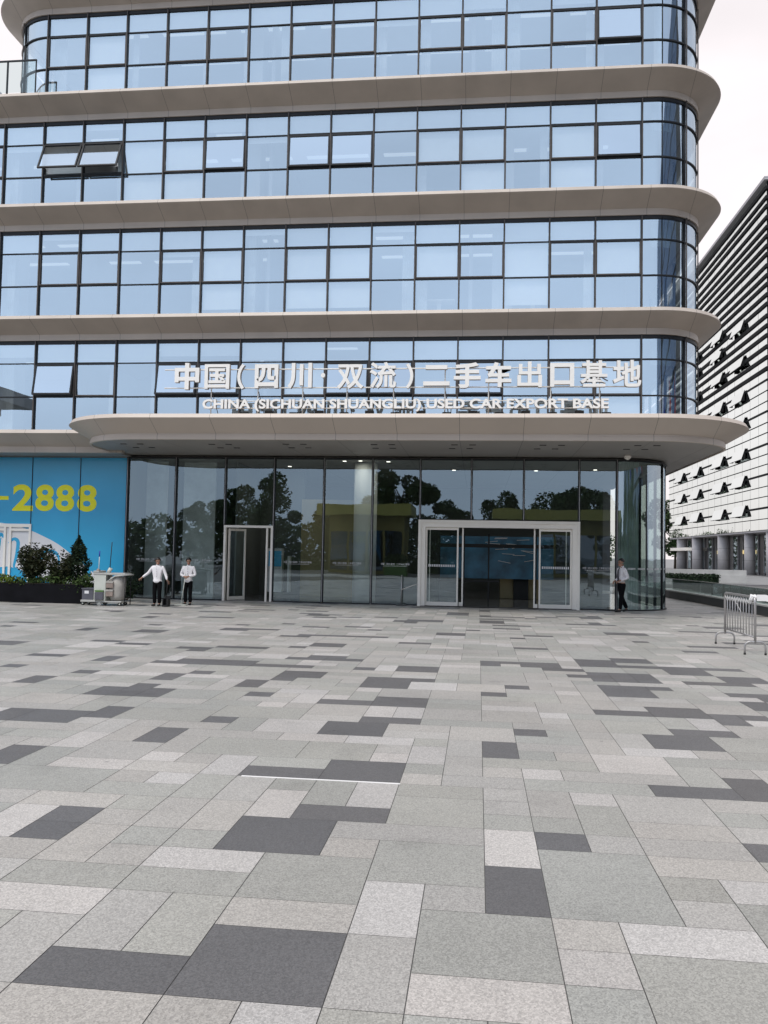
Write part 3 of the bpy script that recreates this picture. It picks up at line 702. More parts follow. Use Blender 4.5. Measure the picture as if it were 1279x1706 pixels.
for k_, strokes in enumerate(([[(-17.75, .9), (-17.62, 1.5), (-17.5, 2.1)], [(-17.72, 2.08), (-17.5, 2.22), (-17.42, 2.1)]],
                [[(-17.2, 1.9), (-17.0, 2.06), (-16.83, 1.95), (-16.86, 1.5), (-16.95, 1.05), (-16.8, 1.0)]],
                [[(-15.95, 1.25), (-15.75, 1.6), (-15.45, 1.62), (-15.25, 1.45), (-15.2, 1.1)]],
                [[(-14.3, .95), (-14.1, 1.05), (-14.05, .8), (-14.2, .6)]])):
    b = MB()
    for st in strokes: stroke(b, st, .07, YG-.008, 'blue')
    b.build('lettering', pos)
sd_ = MB()
for x0, x1, z0, z1 in ((-16.40, -16.32, 0, 2.62), (-20.2, -16.4003, 2.50, 2.62), (-17.37, -17.29, 0, 2.4998), (-17.16, -17.08, 0, 2.4998), (-18.3, -18.2, 0, 2.4998), (-20.2, -20.1, 0, 2.4998), (-17.0798, -16.4003, 2.36, 2.44), (-20.0998, -18.3002, 2.36, 2.44), (-18.1998, -17.3702, 2.36, 2.44)): sd_.box(x0, x1, YG-.06, YG-.012, z0, z1, 'white')
sd_.build('side_door_frame', bld)

# ------------------------------------------------------------------ rooftop-style lettering on the canopy
sg = thing('building_sign', 'raised cream Chinese and English lettering standing on the entrance canopy', 'sign', (-2.4, 24.9, 5.85))
YS = 24.8
def sx_(px, py=630):
    d = rt2*((px-639.5)/1389.5)+up2*((853-py)/1389.5)+fwd; t_ = YS/d.y
    return d.x*t_, d.z*t_+CAM_H
CH = [('\u4e2d', 292, 332.7, 605.5, 649.5), ('\u56fd', 341.6, 383, 607.5, 648.5), ('\uff08', 396, 408, 607, 649), ('\u56db', 425, 464, 607.5, 647.5), ('\u5ddd', 480, 520, 605.5, 648), ('\u00b7', 535, 542, 622, 630),
      ('\u53cc', 562, 606, 607.5, 648.5), ('\u6d41', 616, 660, 604, 647.5), ('\uff09', 676, 688.5, 606, 648), ('\u4e8c', 705, 749, 609, 643), ('\u624b', 755.7, 800.5, 604.5, 647), ('\u8f66', 808.6, 851.7, 604, 645.5),
      ('\u51fa', 861.6, 902.5, 603, 646), ('\u53e3', 916, 956, 605.5, 645), ('\u57fa', 966, 1012.5, 601, 645), ('\u5730', 1020.5, 1067.5, 600.5, 645)]
for ch, a, c, t0, t1 in CH:
    xm = (a+c)/2; x0, x1 = sx_(a)[0], sx_(c)[0]; z1, z0 = sx_(xm, t0)[1], sx_(xm, t1)[1]
    place_text(text_mesh(ch, 0 if ch == '\u00b7' else (.022 if ch in '\u56fd\u6d41\u51fa\u57fa\u5730\u53cc' else .034), .05, 0, 4), 'letter', sg, x0, x1, z0, z1, YS, .14, 'letter', 'letter_side')
EN = 'CHINA (SICHUAN SHUANGLIU) USED CAR EXPORT BASE'
full = text_mesh(EN, .032, .05); fa, fb, fc, fd = text_bounds(full)
ex0, ez0 = sx_(342, 684); ex1, _ = sx_(1011.5, 683); sc_x = (ex1-ex0)/(fb-fa); 
cap = text_mesh('E', .032, .05); ca_, cb_, cc_, cd_ = text_bounds(cap); zcap0, zcap1 = sx_(680, 683.2)[1], sx_(680, 667.5)[1]; sc_z = (zcap1-zcap0)/(cd_-cc_)
for i, ch in enumerate(EN):
    if ch == ' ': continue
    pre = text_mesh(EN[:i+1], .032, .05); pa, pb, pc, pd = text_bounds(pre)
    one = text_mesh(ch, .032, .05); oa, ob, oc, od = text_bounds(one)
    place_text(one, 'letter', sg, ex0+(pb-(ob-oa)-fa)*sc_x, ex0+(pb-fa)*sc_x, zcap0+(oc-cc_)*sc_z, zcap0+(od-cc_)*sc_z, YS-.25, .10, 'letter', 'letter_side')
b = MB()
for px0_, px1_, py in ((292, 1067, 612.5), (292, 1067, 644)):
    (xa, za), (xb, zb_) = sx_(px0_, 0)[:1]+(0,), sx_(px1_, 0)[:1]+(0,)
    z = sx_(680, py)[1]; b.tube([(xa, YS+.12, z), (xb, YS+.12, z)], .02, 'white', 6)
for py in (669.5, 681.5):
    z = sx_(680, py)[1]; b.tube([(ex0, YS-.16, z), (ex1, YS-.16, z)], .016, 'white', 6)
b.build('rail', sg)
for px in (350, 428, 503, 577, 655, 741, 814, 918, 1000):
    x = sx_(px)[0]; b = MB(); b.tube([(x, YS+.15, 5.84), (x, YS+.15, sx_(680, 612)[1])], .018, 'white', 6); b.tube([(x+.02, YS+.16, 6.7), (x+.12, YS+.75, 5.84)], .014, 'frame_fin', 6); b.build('sign_post', sg)
for i in range(15):
    x = ex0+1.2+i*.78; b = MB(); b.box(x-.13, x+.13, YS+.05, YS+.19, 5.85+.02*(i % 3), 6.05+.05*(i % 2), 'black'); b.build('control_box', sg)

# ------------------------------------------------------------------ neighbouring tower on the right
tw = thing('office_tower', 'pale mirrored office tower with black louvers and tilted open windows at the right', 'building', (42, 118, 0))
TX, TY0, TY1, TH = 31., 94., 141., 43.55
b = MB(); b.norecalc = True
lz = [42.79, 41.69, 40.7, 39.43, 38.34, 37.35, 36.25, 35.32, 34.06, 32.97, 31.99, 30.84, 29.81, 28.5, 27.41, 26.34, 25.1, 23.92, 22.68, 21.45, 20.27, 19.1, 17.99, 16.76, 15.65, 14.42, 13.31, 12.21, 11.11, 9.82, 8.72, 7.5, 6.3]
yj = [TY0+2.92*i for i in range(17)]; zj = [TH]+lz+[5.1]
rt_ = random.Random(9)
for za, zb_ in zip(zj[1:], zj[:-1]):
    for ya, yb in zip(yj[:-1], yj[1:]):
        e = rt_.uniform(-.004, .004); e2 = rt_.uniform(-.006, .006)
        b.face([(TX+e, yb-.03, za+.02), (TX-e, ya+.03, za+.02), (TX-e+e2, ya+.03, zb_-.02), (TX+e+e2, yb-.03, zb_-.02)], 'tower2')
    for i in range(6):
        xa = TX+.2+2.92*i; e = rt_.uniform(-.004, .004)
        b.face([(xa+.03, TY0-e, za+.02), (xa+2.89, TY0+e, za+.02), (xa+2.89, TY0+e, zb_-.02), (xa+.03, TY0-e, zb_-.02)], 'tower2')
b.build('curtain_wall', tw)
b = MB(); b.box(TX+.06, TX+20, TY0+.06, TY1, 5.1, TH-.05, 'louver'); b.build('core', tw)
for i, z in enumerate(lz):
    thick = .20 if z > 22 else (.11 if i % 3 == 1 else .04); pr = .14 if z > 22 else .06
    b = MB(); b.box(TX-pr, TX+.05, TY0-pr, TY1, z-thick, z+thick, 'louver'); b.box(TX+.051, TX+18, TY0-pr, TY0+.04, z-thick, z+thick, 'louver'); b.build('louver', tw)
b = MB(); b.box(TX-.35, TX+20, TY0-.35, TY1+.1, TH, TH+.35, 'tcol'); b.build('parapet', tw)
for y, z in ((110.8, 30.7), (111., 28.4), (102.2, 25.3), (110.8, 25.2), (102.1, 21.1), (110.6, 21.3), (101.9, 17.9), (101.9, 14.2), (110.6, 14.3), (122.1, 14.2), (102., 11.0), (110.6, 11.0), (122.1, 11.0), (101.8, 7.5), (110.4, 7.5), (122.1, 7.7), (122.4, 30.7), (122.4, 28.4), (122.4, 25.), (102.1, 29.6), (131.5, 14.2), (131.5, 11.0), (131.5, 7.6)):
    b = MB(); L_, H_, O_ = 4.6, 1.3, .42
    y0, y1 = y-.6, y-.6+L_; z1 = z+H_/2; z0 = z-H_/2; x = TX-.1
    b.face([(x, y0, z1), (x-O_, y0, z0), (x-O_, y1, z0), (x, y1, z1)], 'tower2')
    b.face([(x, y0, z1), (x-O_, y0, z0), (x, y0, z0)], 'louver'); b.face([(x, y1, z1), (x-O_, y1, z0), (x, y1, z0)], 'louver')  # black triangles stand in for the shaded gap at each sash end
    b.tube([(x-O_, y0, z0), (x-O_, y1, z0)], .035, 'louver', 6); b.tube([(x, y0, z1), (x-O_, y0, z0)], .035, 'louver', 6)
    b.build('open_window', tw)
# ground storey: columns, dark glass, lit lamps inside
b = MB(); b.box(TX+2.6, TX+19, TY0+2, TY1-.5, 0, 5.08, 'lobbydark'); b.build('ground_storey', tw)
b = MB(); b.box(TX+.1, TX+19.5, TY0+.1, TY1-.1, 4.9, 5.095, 'tcol'); b.build('storey_soffit', tw)
for y in (136.2, 126.8, 113.6, 103.0, 95.0):
    b = MB(); b.cyl(TX+.9, y, 0, 4.9, .75 if y != 103 else .62, 'tcol', 24); b.build('column', tw)
b = MB(); b.box(TX-.6, TX+2.5, 127.6, 137.4, 3.0, 3.45, 'white'); b.build('porch_roof', tw)
for i, y in enumerate((121.8, 118.2, 110.3, 106.8, 98.2)):
    b = MB(); b.box(TX+2.52, TX+2.59, y-.8, y+.8, 2.55, 3.0, 'lamp'); b.build('lamp', tw)
b = MB()
for i in range(22): y = TY0+3+2*i; b.box(TX+2.45, TX+2.595, y-.05, y+.05, 0, 4.89, 'tcol')
for i in range(11): y = TY0+4+4*i; b.face([(TX+2.5, y-.8, .3), (TX+2.5, y+.8, .3), (TX+2.5, y+.8, 4.7), (TX+2.5, y-.8, 4.7)], 'gglass')
b.build('ground_glazing', tw)
# low terrace wall and hedge in front of the tower
b = MB(); b.box(13.0, 20.2, 66, 66.5, .62, 1.0, 'stone'); b.box(18.0, 20.2, 65.9, 66.9, 0, .619, 'stone'); tag(b.build('terrace_wall'), 'pale stone terrace ledge in front of the tower columns', 'wall')

# ------------------------------------------------------------------ foliage
def leaves(b, c, rad, n, size, mt, rnd, shape='ball', jit=.35):
    for i in range(n):
        while True:
            p = Vector((rnd.uniform(-1, 1), rnd.uniform(-1, 1), rnd.uniform(-1, 1)))
            if p.length < 1: break
        if rnd.random() < .6: p = p.normalized()*rnd.uniform(.72, 1.0)
        q = Vector((c[0]+p.x*rad[0], c[1]+p.y*rad[1], c[2]+p.z*rad[2]))
        if shape == 'cone':
            h = (p.z+1)/2; s_ = (1-h)**.7*(.75+.35*math.sin(h*19+c[0])*rnd.random())+.10; q.x = c[0]+p.x*rad[0]*s_*1.25; q.y = c[1]+p.y*rad[1]*s_*1.25
        s_ = size*rnd.uniform(.6, 1.35)
        u = Vector((rnd.gauss(0, 1), rnd.gauss(0, 1), rnd.gauss(0, .7))).normalized(); v = u.cross(Vector((rnd.gauss(0, 1), rnd.gauss(0, 1), rnd.gauss(0, 1)))).normalized()
        b.face([q-u*s_, q+v*s_*.45, q+u*s_, q-v*s_*.45], mt)
    return b
def tree(name, label, loc, h, w, seed, lm='leaf_tree', n=8000, group='trees across the plaza', sparse=1.):
    r = random.Random(seed); t = thing(name, label, 'tree', loc, group)
    tr = MB(); x, y, z = loc; tr.tube([(x, y, z), (x+.1, y, z+h*.25), (x-.08, y+.1, z+h*.5), (x, y, z+h*.8)], [.20, .15, .10, .03], 'bark', 8)
    cl = []
    for i in range(30):
        p = Vector((r.gauss(0, .5), r.gauss(0, .5), r.uniform(-1, 1))); p.x = max(-1, min(1, p.x)); p.y = max(-1, min(1, p.y))
        k_ = math.sqrt(max(.08, 1-(p.z*.92)**2)); e = Vector((x+p.x*w*1.25*k_, y+p.y*w*1.25*k_, z+h*(.60+.34*p.z)))
        if i % 2 == 0: tr.tube([(x, y, max(z+h*.22, e.z-h*.22)), tuple((e+Vector((x, y, max(z+h*.25, e.z-h*.12))))/2), tuple(e)], [.07, .045, .015], 'bark', 6)
        cl.append(e)
    tr.build('trunk', t)
    b = MB(); b.norecalc = True
    for e in cl: rad = w*r.uniform(.24, .52); leaves(b, e, (rad, rad, rad*.85), int(n/24*sparse), .20, lm, r)
    b.build('crown', t); return t
# trees facing the facade (they show in its glass)
t1 = tree('broadleaf_tree', 'broad dark tree across the plaza, mirrored left of the open door', (-21.5, -24, 0), 9.4, 3.0, 1)
t2 = tree('broadleaf_tree', 'tall rounded tree across the plaza, mirrored beside the white column', (-7.3, -22, 0), 9.8, 2.7, 2)
t3 = tree('broadleaf_tree', 'spreading tree across the plaza, mirrored above the sliding doors', (8.5, -25, 0), 8.2, 2.9, 3)
def put_tree(src, loc, s, rz, label):
    c = copy_tree(src); c.location = loc; c.scale = (s, s, s); c.rotation_euler.z = rz; c['label'] = label; return c
put_tree(t1, (2.6, -26, 0), .84, 1.3, 'smaller round tree across the plaza, mirrored over the left sliding leaf')
put_tree(t2, (12.4, -30, 0), .9, 2.1, 'round tree across the plaza, mirrored over the right sliding leaf')
put_tree(t3, (-14.2, -26, 0), .78, .7, 'low tree across the plaza behind the yellow pavilion')
put_tree(t1, (-2.9, -25, 0), .74, 4.0, 'leafy tree across the plaza between the two yellow pavilions')
put_tree(t2, (-27, -22, 0), .7, 3.3, 'bushy tree across the plaza, mirrored in the leftmost lobby pane')
put_tree(t3, (18.5, -22, 0), .72, 5.0, 'bushy tree across the plaza, mirrored in the last flat pane')
put_tree(t3, (24.5, -12, 0), 1.0, 2.2, 'green tree to the right of the plaza, mirrored in the curved lobby glass')
put_tree(t1, (26, 2, 0), 1.0, 0.2, 'green tree beside the dark glass block, mirrored in the curved corner')
put_tree(t2, (34, 150, 0), 1.25, 0.9, 'dark tree at the far end of the mirrored tower')
# pavilion, hedge, low building, dark block behind the camera
for lab, x0, x1, y0, y1, z0 in (('low yellow green pavilion with a flat roof, left of the two', -13.2, -5.6, -16, -10, 5.0), ('low yellow green pavilion with a flat roof, right of the two', 1.0, 16.5, -18, -13, 4.9)):
    p = thing('pavilion', lab, 'pavilion', ((x0+x1)/2, (y0+y1)/2, 0), 'yellow pavilions across the plaza')
    b = MB(); b.box(x0, x1, y0, y1, z0-.05, z0+.85, 'pavilion'); b.build('roof', p)
    b = MB(); b.box(x0+.5, x1-.5, y0+.5, y1-.9, 0, z0-.06, 'pav_dark'); b.build('wall', p)
    b = MB()
    nn = int((x1-x0)/1.6)
    for i in range(nn): xa = x0+.7+i*1.6; b.face([(xa, y1-.89, .3), (xa+1.4, y1-.89, .3), (xa+1.4, y1-.89, 3.6), (xa, y1-.89, 3.6)], 'darkglass')
    b.build('glazing', p)
lb = thing('hall_building', 'grey hall with a long overhanging flat roof on the left side across the plaza', 'building', (-75, -28, 0))
b = MB(); b.box(-95, -66, -40, -22, 0, 15.19, 'conc'); b.build('wall', lb)
b = MB(); b.box(-95, -50, -26, -17.5, 15.2, 15.9, 'conc'); b.box(-95, -46.5, -26, -16, 15.91, 17.0, 'conc'); b.build('roof', lb)
b = MB()
for i in range(16): xa = -94+i*1.8; b.face([(xa, -21.98, 1), (xa+1.5, -21.98, 1), (xa+1.5, -21.98, 13), (xa, -21.98, 13)], 'darkglass')
b.build('window_band', lb)
dt = thing('glass_block', 'dark blue glass office block to the right across the plaza', 'building', (56, -10, 0))
b = MB(); b.box(38, 75, -60, 14, 0, 46, 'black'); b.build('core', dt)
b = MB()
for i in range(24):
    for j in range(12):
        ya = -59.5+i*3.06; za = .6+j*3.8; b.face([(37.95, ya, za), (37.95, ya+2.8, za), (37.95, ya+2.8, za+3.3), (37.95, ya, za+3.3)], 'darkglass')
b.build('glazing', dt)
for i, (x, y, mt, lab) in enumerate(((24, 12, 'red', 'red flag on a tall pole right of the plaza'), (22, 4, 'bluec', 'blue flag on a tall pole right of the plaza'), (27, 17, 'red', 'second red flag on a tall pole, nearer the rounded corner'))):
    fl = thing('flagpole', lab, 'flag', (x, y, 0), 'flags right of the plaza')
    b = MB(); b.tube([(x, y, 0), (x, y, 13)], [.08, .04], 'steel', 8); b.build('pole', fl)
    b = MB(); b.rings([[(x+.05+3.2*k/10, y+.25*math.sin(k*.9), z-.12*k) for k in range(11)] for z in (8.2, 12.8)], mt, False, False); b.build('flag_cloth', fl)
def hedge(name, label, x0, x1, y0, y1, h, n, mt='leaf_mid', seed=1, size=.07):
    r = random.Random(seed); b = MB(); b.norecalc = True; b.box(x0+.1, x1-.1, y0+.1, y1-.1, 0, h*.8, mt)
    for i in range(n):
        f_ = r.random(); q = Vector((r.uniform(x0, x1), r.uniform(y0, y1), h*(r.random()**.5)))
        if f_ < .45: q.y = y1 if r.random() < .7 else y0; q.y += r.uniform(-.08, .08)
        elif f_ < .9: q.z = h+r.uniform(-.1, .08)
        u = Vector((r.gauss(0, 1), r.gauss(0, 1), r.gauss(0, .7))).normalized(); v = u.cross(Vector((r.gauss(0, 1), r.gauss(0, 1), r.gauss(0, 1)))).normalized(); s_ = size*r.uniform(.6, 1.4)
        b.face([q-u*s_, q+v*s_*.5, q+u*s_, q-v*s_*.5], mt)
    return tag(b.build(name), label, 'hedge')
hedge('hedge', 'long clipped hedge across the plaza under the trees', -24, 20, -20.5, -19, 1.1, 6000, 'leaf_mid', 4, .12)
hedge('hedge', 'dark low hedge below the pale stone ledge by the tower', 13.0, 17.9, 64.5, 65.8, .6, 1600, 'leaf_dark', 5, .09)
b = MB(); b.norecalc = True; r = random.Random(31)
for i in range(46):
    leaves(b, (-78+i*3.1, -40+r.uniform(-2, 2), 2.6+r.uniform(-.6, .9)), (2.9, 2.0, 2.7), 480, .42, 'leaf_tree', r)
wb = tag(b.build('tree_belt'), 'far dark belt of trees closing off the plaza opposite the building', 'trees'); wb['kind'] = 'stuff'
b = MB(); b.norecalc = True
for i in range(15): leaves(b, (-18+i*3.0, 168+r.uniform(-2, 2), 3.4+r.uniform(-.8, .8)), (2.8, 2.0, 3.4+r.uniform(-.5, 1.2)), 420, .4, 'leaf_tree', r)
wb = tag(b.build('tree_belt'), 'low far tree belt behind the buildings at the end of the street', 'trees'); wb['kind'] = 'stuff'
for i, x in enumerate((-6.5, 3.2)):
    b = MB(); b.box(x-.9, x+.9, -8.8, -7.6, 0, .95, 'green'); r = random.Random(i); leaves(b, (x, -8.2, 1.3), (1.0, .7, .5), 500, .12, 'leaf_mid', r)
    tag(b.build('planter_box'), ('green planter box across the plaza by the left pavilion', 'green planter box across the plaza by the right pavilion')[i], 'planter', 'green planter boxes')

# ------------------------------------------------------------------ planter with shrubs on the left
pl = thing('planter', 'long black planter box along the blue window film', 'planter', (-17.5, 25.9, 0))
b = MB(); b.box(-23, -12.5, 25.4, 26.4, 0, .60, 'planter'); b.build('box', pl)
b = MB(); b.box(-22.9, -12.6, 25.5, 26.3, .5, .61, 'soil'); b.build('soil', pl)
b = MB(); b.norecalc = True; r = random.Random(12)
for i in range(5200):
    x = r.uniform(-23, -12.4); y = r.uniform(25.36, 26.4); z = .60+.20*r.random()+.06*math.sin(x*3.1)
    if x > -13.3: z = .35+.5*r.random(); 
    u = Vector((r.gauss(0, 1), r.gauss(0, 1), r.gauss(0, 1))).normalized(); v = u.cross(Vector((r.gauss(0, 1), r.gauss(0, 1), r.gauss(0, 1)))).normalized(); s_ = r.uniform(.03, .07)
    q = Vector((x, y, z)); b.face([q-u*s_, q+v*s_*.5, q+u*s_, q-v*s_*.5], 'leaf_lime' if x < -14.9 else 'leaf_mid')
gc = b.build('ground_cover'); gc['label'] = 'lime and green ground cover plants spilling over the black planter'; gc['category'] = 'plants'; gc['kind'] = 'stuff'
def shrub(name, label, x, y, z0, h, w, n, mt, seed, size, shape='ball', stems=5):
    r = random.Random(seed); t = thing(name, label, 'shrub', (x, y, z0)); s = MB()
    b = MB(); b.norecalc = True
    if shape == 'cone':
        s.tube([(x, y, z0), (x, y, z0+h*.8)], [.04, .01], 'bark', 6); leaves(b, (x, y, z0+h*.52), (w*.55, w*.55, h*.5), n, size, mt, r, 'cone')
    else:
        for i in range(stems):
            e = (x+r.uniform(-.5, .5)*w, y+r.uniform(-.4, .4)*w*.6, z0+h*r.uniform(.45, .92)); s.tube([(x+r.uniform(-.05, .05), y, z0), ((x+e[0])/2+.03, y, (z0+e[2])/2), e], [.02, .014, .006], 'bark', 5)
            leaves(b, e, (w*.27, w*.27, h*.22), n//(stems*2), size, mt, r)
            leaves(b, ((x+e[0])/2, (y+e[1])/2, z0+(e[2]-z0)*.55), (w*.2, w*.2, h*.2), n//(stems*2), size, mt, r)
    if shape != 'cone': leaves(b, (x, y, z0+h*.6), (w*.62, w*.4, h*.56), n//7, size, mt, r)
    s.build('stem', t); b.build('foliage', t); return t
shrub('shrub', 'bushy shrub with reddish leaves in the planter, in front of the white lettering', -14.42, 25.85, .55, 1.22, .95, 2800, 'leaf_red', 21, .055, stems=8)
shrub('shrub', 'small leggy shrub with pale gaps between the two taller ones', -13.75, 25.9, .55, .72, .75, 1400, 'leaf_mid', 22, .045, stems=6)
shrub('shrub', 'reddish spreading shrub leaning against the dark conifer', -13.35, 25.75, .5, 1.05, .8, 2200, 'leaf_red', 23, .05, stems=7)
shrub('conifer', 'dark pointed conifer at the right end of the black planter', -12.95, 25.95, .55, 1.62, .85, 2400, 'leaf_dark', 24, .05, 'cone')
shrub('shrub', 'low round bush at the planter corner beside the cleaning cart', -12.45, 25.6, .3, .62, .8, 900, 'leaf_mid', 25, .045, stems=6)
shrub('shrub', 'low dark bush between the planter and the cart', -11.9, 27.3, 0, .95, .9, 900, 'leaf_dark', 26, .05, stems=6)

# ------------------------------------------------------------------ right edge wall, balustrade, barrier
wl = thing('plaza_edge_wall', 'low dark stone wall with pale coping at the right edge of the plaza', 'wall', (9.0, 35, 0))
path = [(8.50, 46), (8.64, 39.4), (8.92, 35.7), (9.05, 32.25), (9.15, 27.8), (9.2, 22)]
def ribbon(x_off0, x_off1, z0, z1, mt, name, parent):
    b = MB(); b.rings([[(x+x_off0, y, z0), (x+x_off1, y, z0), (x+x_off1, y, z1), (x+x_off0, y, z1)] for x, y in path], mt, True, True, False); return b.build(name, parent)
ribbon(.03, .40, 0, .31, 'darkstone', 'plinth', wl); ribbon(0, .43, .311, .36, 'cap', 'coping', wl)
bal = thing('glass_balustrade', 'clear frameless glass balustrade standing on the low dark wall', 'balustrade', (9.2, 35, .36))
for (xa, ya), (xb, yb) in zip(path[:-1], path[1:]):
    n = max(1, round(abs(yb-ya)/1.9))
    for i in range(n):
        p = Vector((xa, ya)).lerp(Vector((xb, yb)), i/n); q = Vector((xa, ya)).lerp(Vector((xb, yb)), (i+1)/n)
        b = MB(); b.rings([[(p.x+.2, p.y-.02, .361), (p.x+.215, p.y-.02, .361), (p.x+.215, p.y-.02, .86), (p.x+.2, p.y-.02, .86)], [(q.x+.2, q.y+.02, .361), (q.x+.215, q.y+.02, .361), (q.x+.215, q.y+.02, .86), (q.x+.2, q.y+.02, .86)]], 'clear', True, True, False)
        b.build('glass_panel', bal)
b = MB(); b.rings([[(x+.19, y, .8605), (x+.225, y, .8605), (x+.225, y, .88), (x+.19, y, .88)] for x, y in path], 'cap', True, True, False); b.build('top_rail', bal)
b = MB(); b.face([(10.6, 12, -.006), (27, 12, -.006), (27, 64, -.006), (10.6, 64, -.006)], 'road'); struct(b.build('road'))
b = MB(); b.box(10.2, 10.5, 20, 62, 0, .12, 'cap'); struct(b.build('kerb'))

br = thing('crowd_barrier', 'steel crowd control barrier with upright bars and arched feet at the right', 'barrier', (5.25, 17.55, 0))
BXc, BY0, BY1 = 5.25, 16.65, 18.60
b = MB(); 
def rail_path(z0, z1, r):
    p = [(BXc, BY0, .22)]
    for i in range(7): a = math.pi*(1-i/12.); p.append((BXc, BY0+r+r*math.cos(a), z1-r+r*math.sin(a)))
    for i in range(7): a = math.pi/2*(1-i/6.); p.append((BXc, BY1-r+r*math.cos(a), z1-r+r*math.sin(a)))
    p.append((BXc, BY1, .22)); return p
b.tube(rail_path(.2, 1.09, .10), .024, 'steel', 10); b.tube([(BXc, BY0, .33), (BXc, BY1, .33)], .018, 'steel', 8); b.tube([(BXc, BY0, 1.0), (BXc, BY1, 1.0)], .012, 'steel', 8); b.build('frame', br)
for i in range(10):
    y = BY0+(i+1)*(BY1-BY0)/11; b = MB(); b.tube([(BXc, y, .33), (BXc, y, 1.07)], .0095, 'steel', 6); b.build('bar', br)
for y in (BY0, BY1):
    p = []; r_ = .10; hw = .19; zt_ = .245
    p.append((BXc-hw, y, .03))
    for i in range(7): a = math.pi-math.pi/2*i/6; p.append((BXc-hw+r_+r_*math.cos(a), y, zt_-r_+r_*math.sin(a)))
    for i in range(7): a = math.pi/2*(1-i/6); p.append((BXc+hw-r_+r_*math.cos(a), y, zt_-r_+r_*math.sin(a)))
    p.append((BXc+hw, y, .03))
    b = MB(); b.tube(p, .019, 'steel', 10); ft = b.build('foot', br)
    b = MB()
    for x in (BXc-hw, BXc+hw): b.cyl(x, y, 0, .035, .023, 'rubber', 10)
    b.build('rubber_tip', ft)
b = MB(); r = random.Random(2)
def ribbon3(pts, w, mt, b):
    b.rings([[Vector(p)+Vector((0, 0, w/2)), Vector(p)-Vector((0, .01, w/2))] for p in pts], mt, False, False)
ribbon3([(BXc-.03, BY1-.1-.06*i, 1.0+.03*math.sin(i*2.4)) for i in range(30)], .05, 'film', b)
ribbon3([(BXc-.035, 17.85-.05*i, 1.0-.028*i*(1-.01*i)) for i in range(10)], .04, 'film', b)
for i in range(6): a = i/6*6.28; b.tube([(BXc-.04+.05*math.cos(a), BY0+.05, 1.02), (BXc+.05*math.cos(a+1), BY0+.1, 1.12), (BXc+.06, BY0+.02, 1.06)], [.02, .03, .015], 'film', 6)
ribbon3([(BXc+.03+.14*i, BY0-.06*i, 1.08-.015*i+.02*math.sin(i*1.7)) for i in range(14)], .12, 'film', b)
tag(b.build('plastic_tape'), 'white plastic tape knotted along the top of the steel barrier', 'tape')

# queue post beside the portal
b = MB(); b.tube([(-2.62, 28.75, .03), (-2.62, 28.75, 1.05)], .018, 'steel', 8); b.tube([(-2.62, 28.75, 0), (-2.62, 28.75, .03), (-2.62, 28.75, .07)], [.2, .19, .06], 'darkstone', 18); b.tube([(-2.62, 28.75, .55), (-2.1, 28.8, .75)], .012, 'white', 6)
tag(b.build('stanchion'), 'thin metal post on a round base left of the sliding door portal', 'post')

# ------------------------------------------------------------------ things seen upstairs
for x, lab in ((-1.48, 'white single leg desk behind the second row of windows, left one'), (1.75, 'white single leg desk behind the second row of windows, right one')):
    z = ZT[1]-.05; d = thing('desk', lab, 'desk', (x, 28.75, z), 'white desks upstairs')
    b = MB(); b.box(x-.55, x+.55, 28.45, 29.05, z+.78, z+.83, 'white'); b.build('table_top', d)
    b = MB(); b.box(x-.07, x+.07, 28.7, 28.8, z+.03, z+.779, 'white'); b.box(x-.3, x+.3, 28.5, 29., z, z+.029, 'white'); b.build('leg', d)
x, z = .62, ZT[1]-.05
d = thing('office_chair', 'pale office chair between the two white desks upstairs', 'chair', (x, 28.8, z))
b = MB(); b.box(x-.22, x+.22, 28.6, 29.05, z+.45, z+.52, 'white'); b.build('seat', d, .03)
b = MB(); b.box(x+.16, x+.24, 28.62, 29.03, z+.56, z+1.15, 'white'); b.build('backrest', d, .03)
b = MB(); b.tube([(x, 28.8, z+.06), (x, 28.8, z+.449)], .03, 'steel', 8); b.box(x-.25, x+.25, 28.77, 28.83, z+.0, z+.05, 'steel'); b.box(x-.03, x+.03, 28.55, 28.769, z+.0, z+.05, 'steel'); b.build('pedestal', d)

b = MB(); b.box(.91, 2.6, 35, 35.8, .013, 1.22, 'olive'); b.box(1.45, 2.05, 34.6, 34.99, .013, 1.15, 'black')
dk = tag(b.build('reception_desk', None, .015), 'olive reception desk with a black lectern front seen between the parted doors', 'desk')

# ------------------------------------------------------------------ people
def skin_mesh(verts, edges, radii, levels=1, root=0):
    me = bpy.data.meshes.new('sk'); me.from_pydata([Vector(v) for v in verts], edges, [])
    o = bpy.data.objects.new('sk', me); COL.objects.link(o)
    o.modifiers.new('s', 'SKIN'); sb = o.modifiers.new('u', 'SUBSURF'); sb.levels = levels; sb.render_levels = levels
    for i, r in enumerate(radii):
        rr = r if isinstance(r, tuple) else (r, r); me.skin_vertices[0].data[i].radius = rr
    me.skin_vertices[0].data[root].use_root = True
    dg = bpy.context.evaluated_depsgraph_get(); dg.update()
    res = bpy.data.meshes.new_from_object(o.evaluated_get(dg)); bpy.data.objects.remove(o)
    for p in res.polygons: p.use_smooth = True
    return res
class Chain:
    def __init__(s): s.v = []; s.e = []; s.r = []
    def add(s, p, r, par=None):
        s.v.append(tuple(p)); s.r.append(r); i = len(s.v)-1
        if par is not None: s.e.append((par, i))
        return i
def obj_from(me, name, parent, mt, xf):
    me.transform(xf); me.materials.clear(); me.materials.append(M[mt]); me.name = name
    o = bpy.data.objects.new(name, me); COL.objects.link(o); o.parent = parent; return o
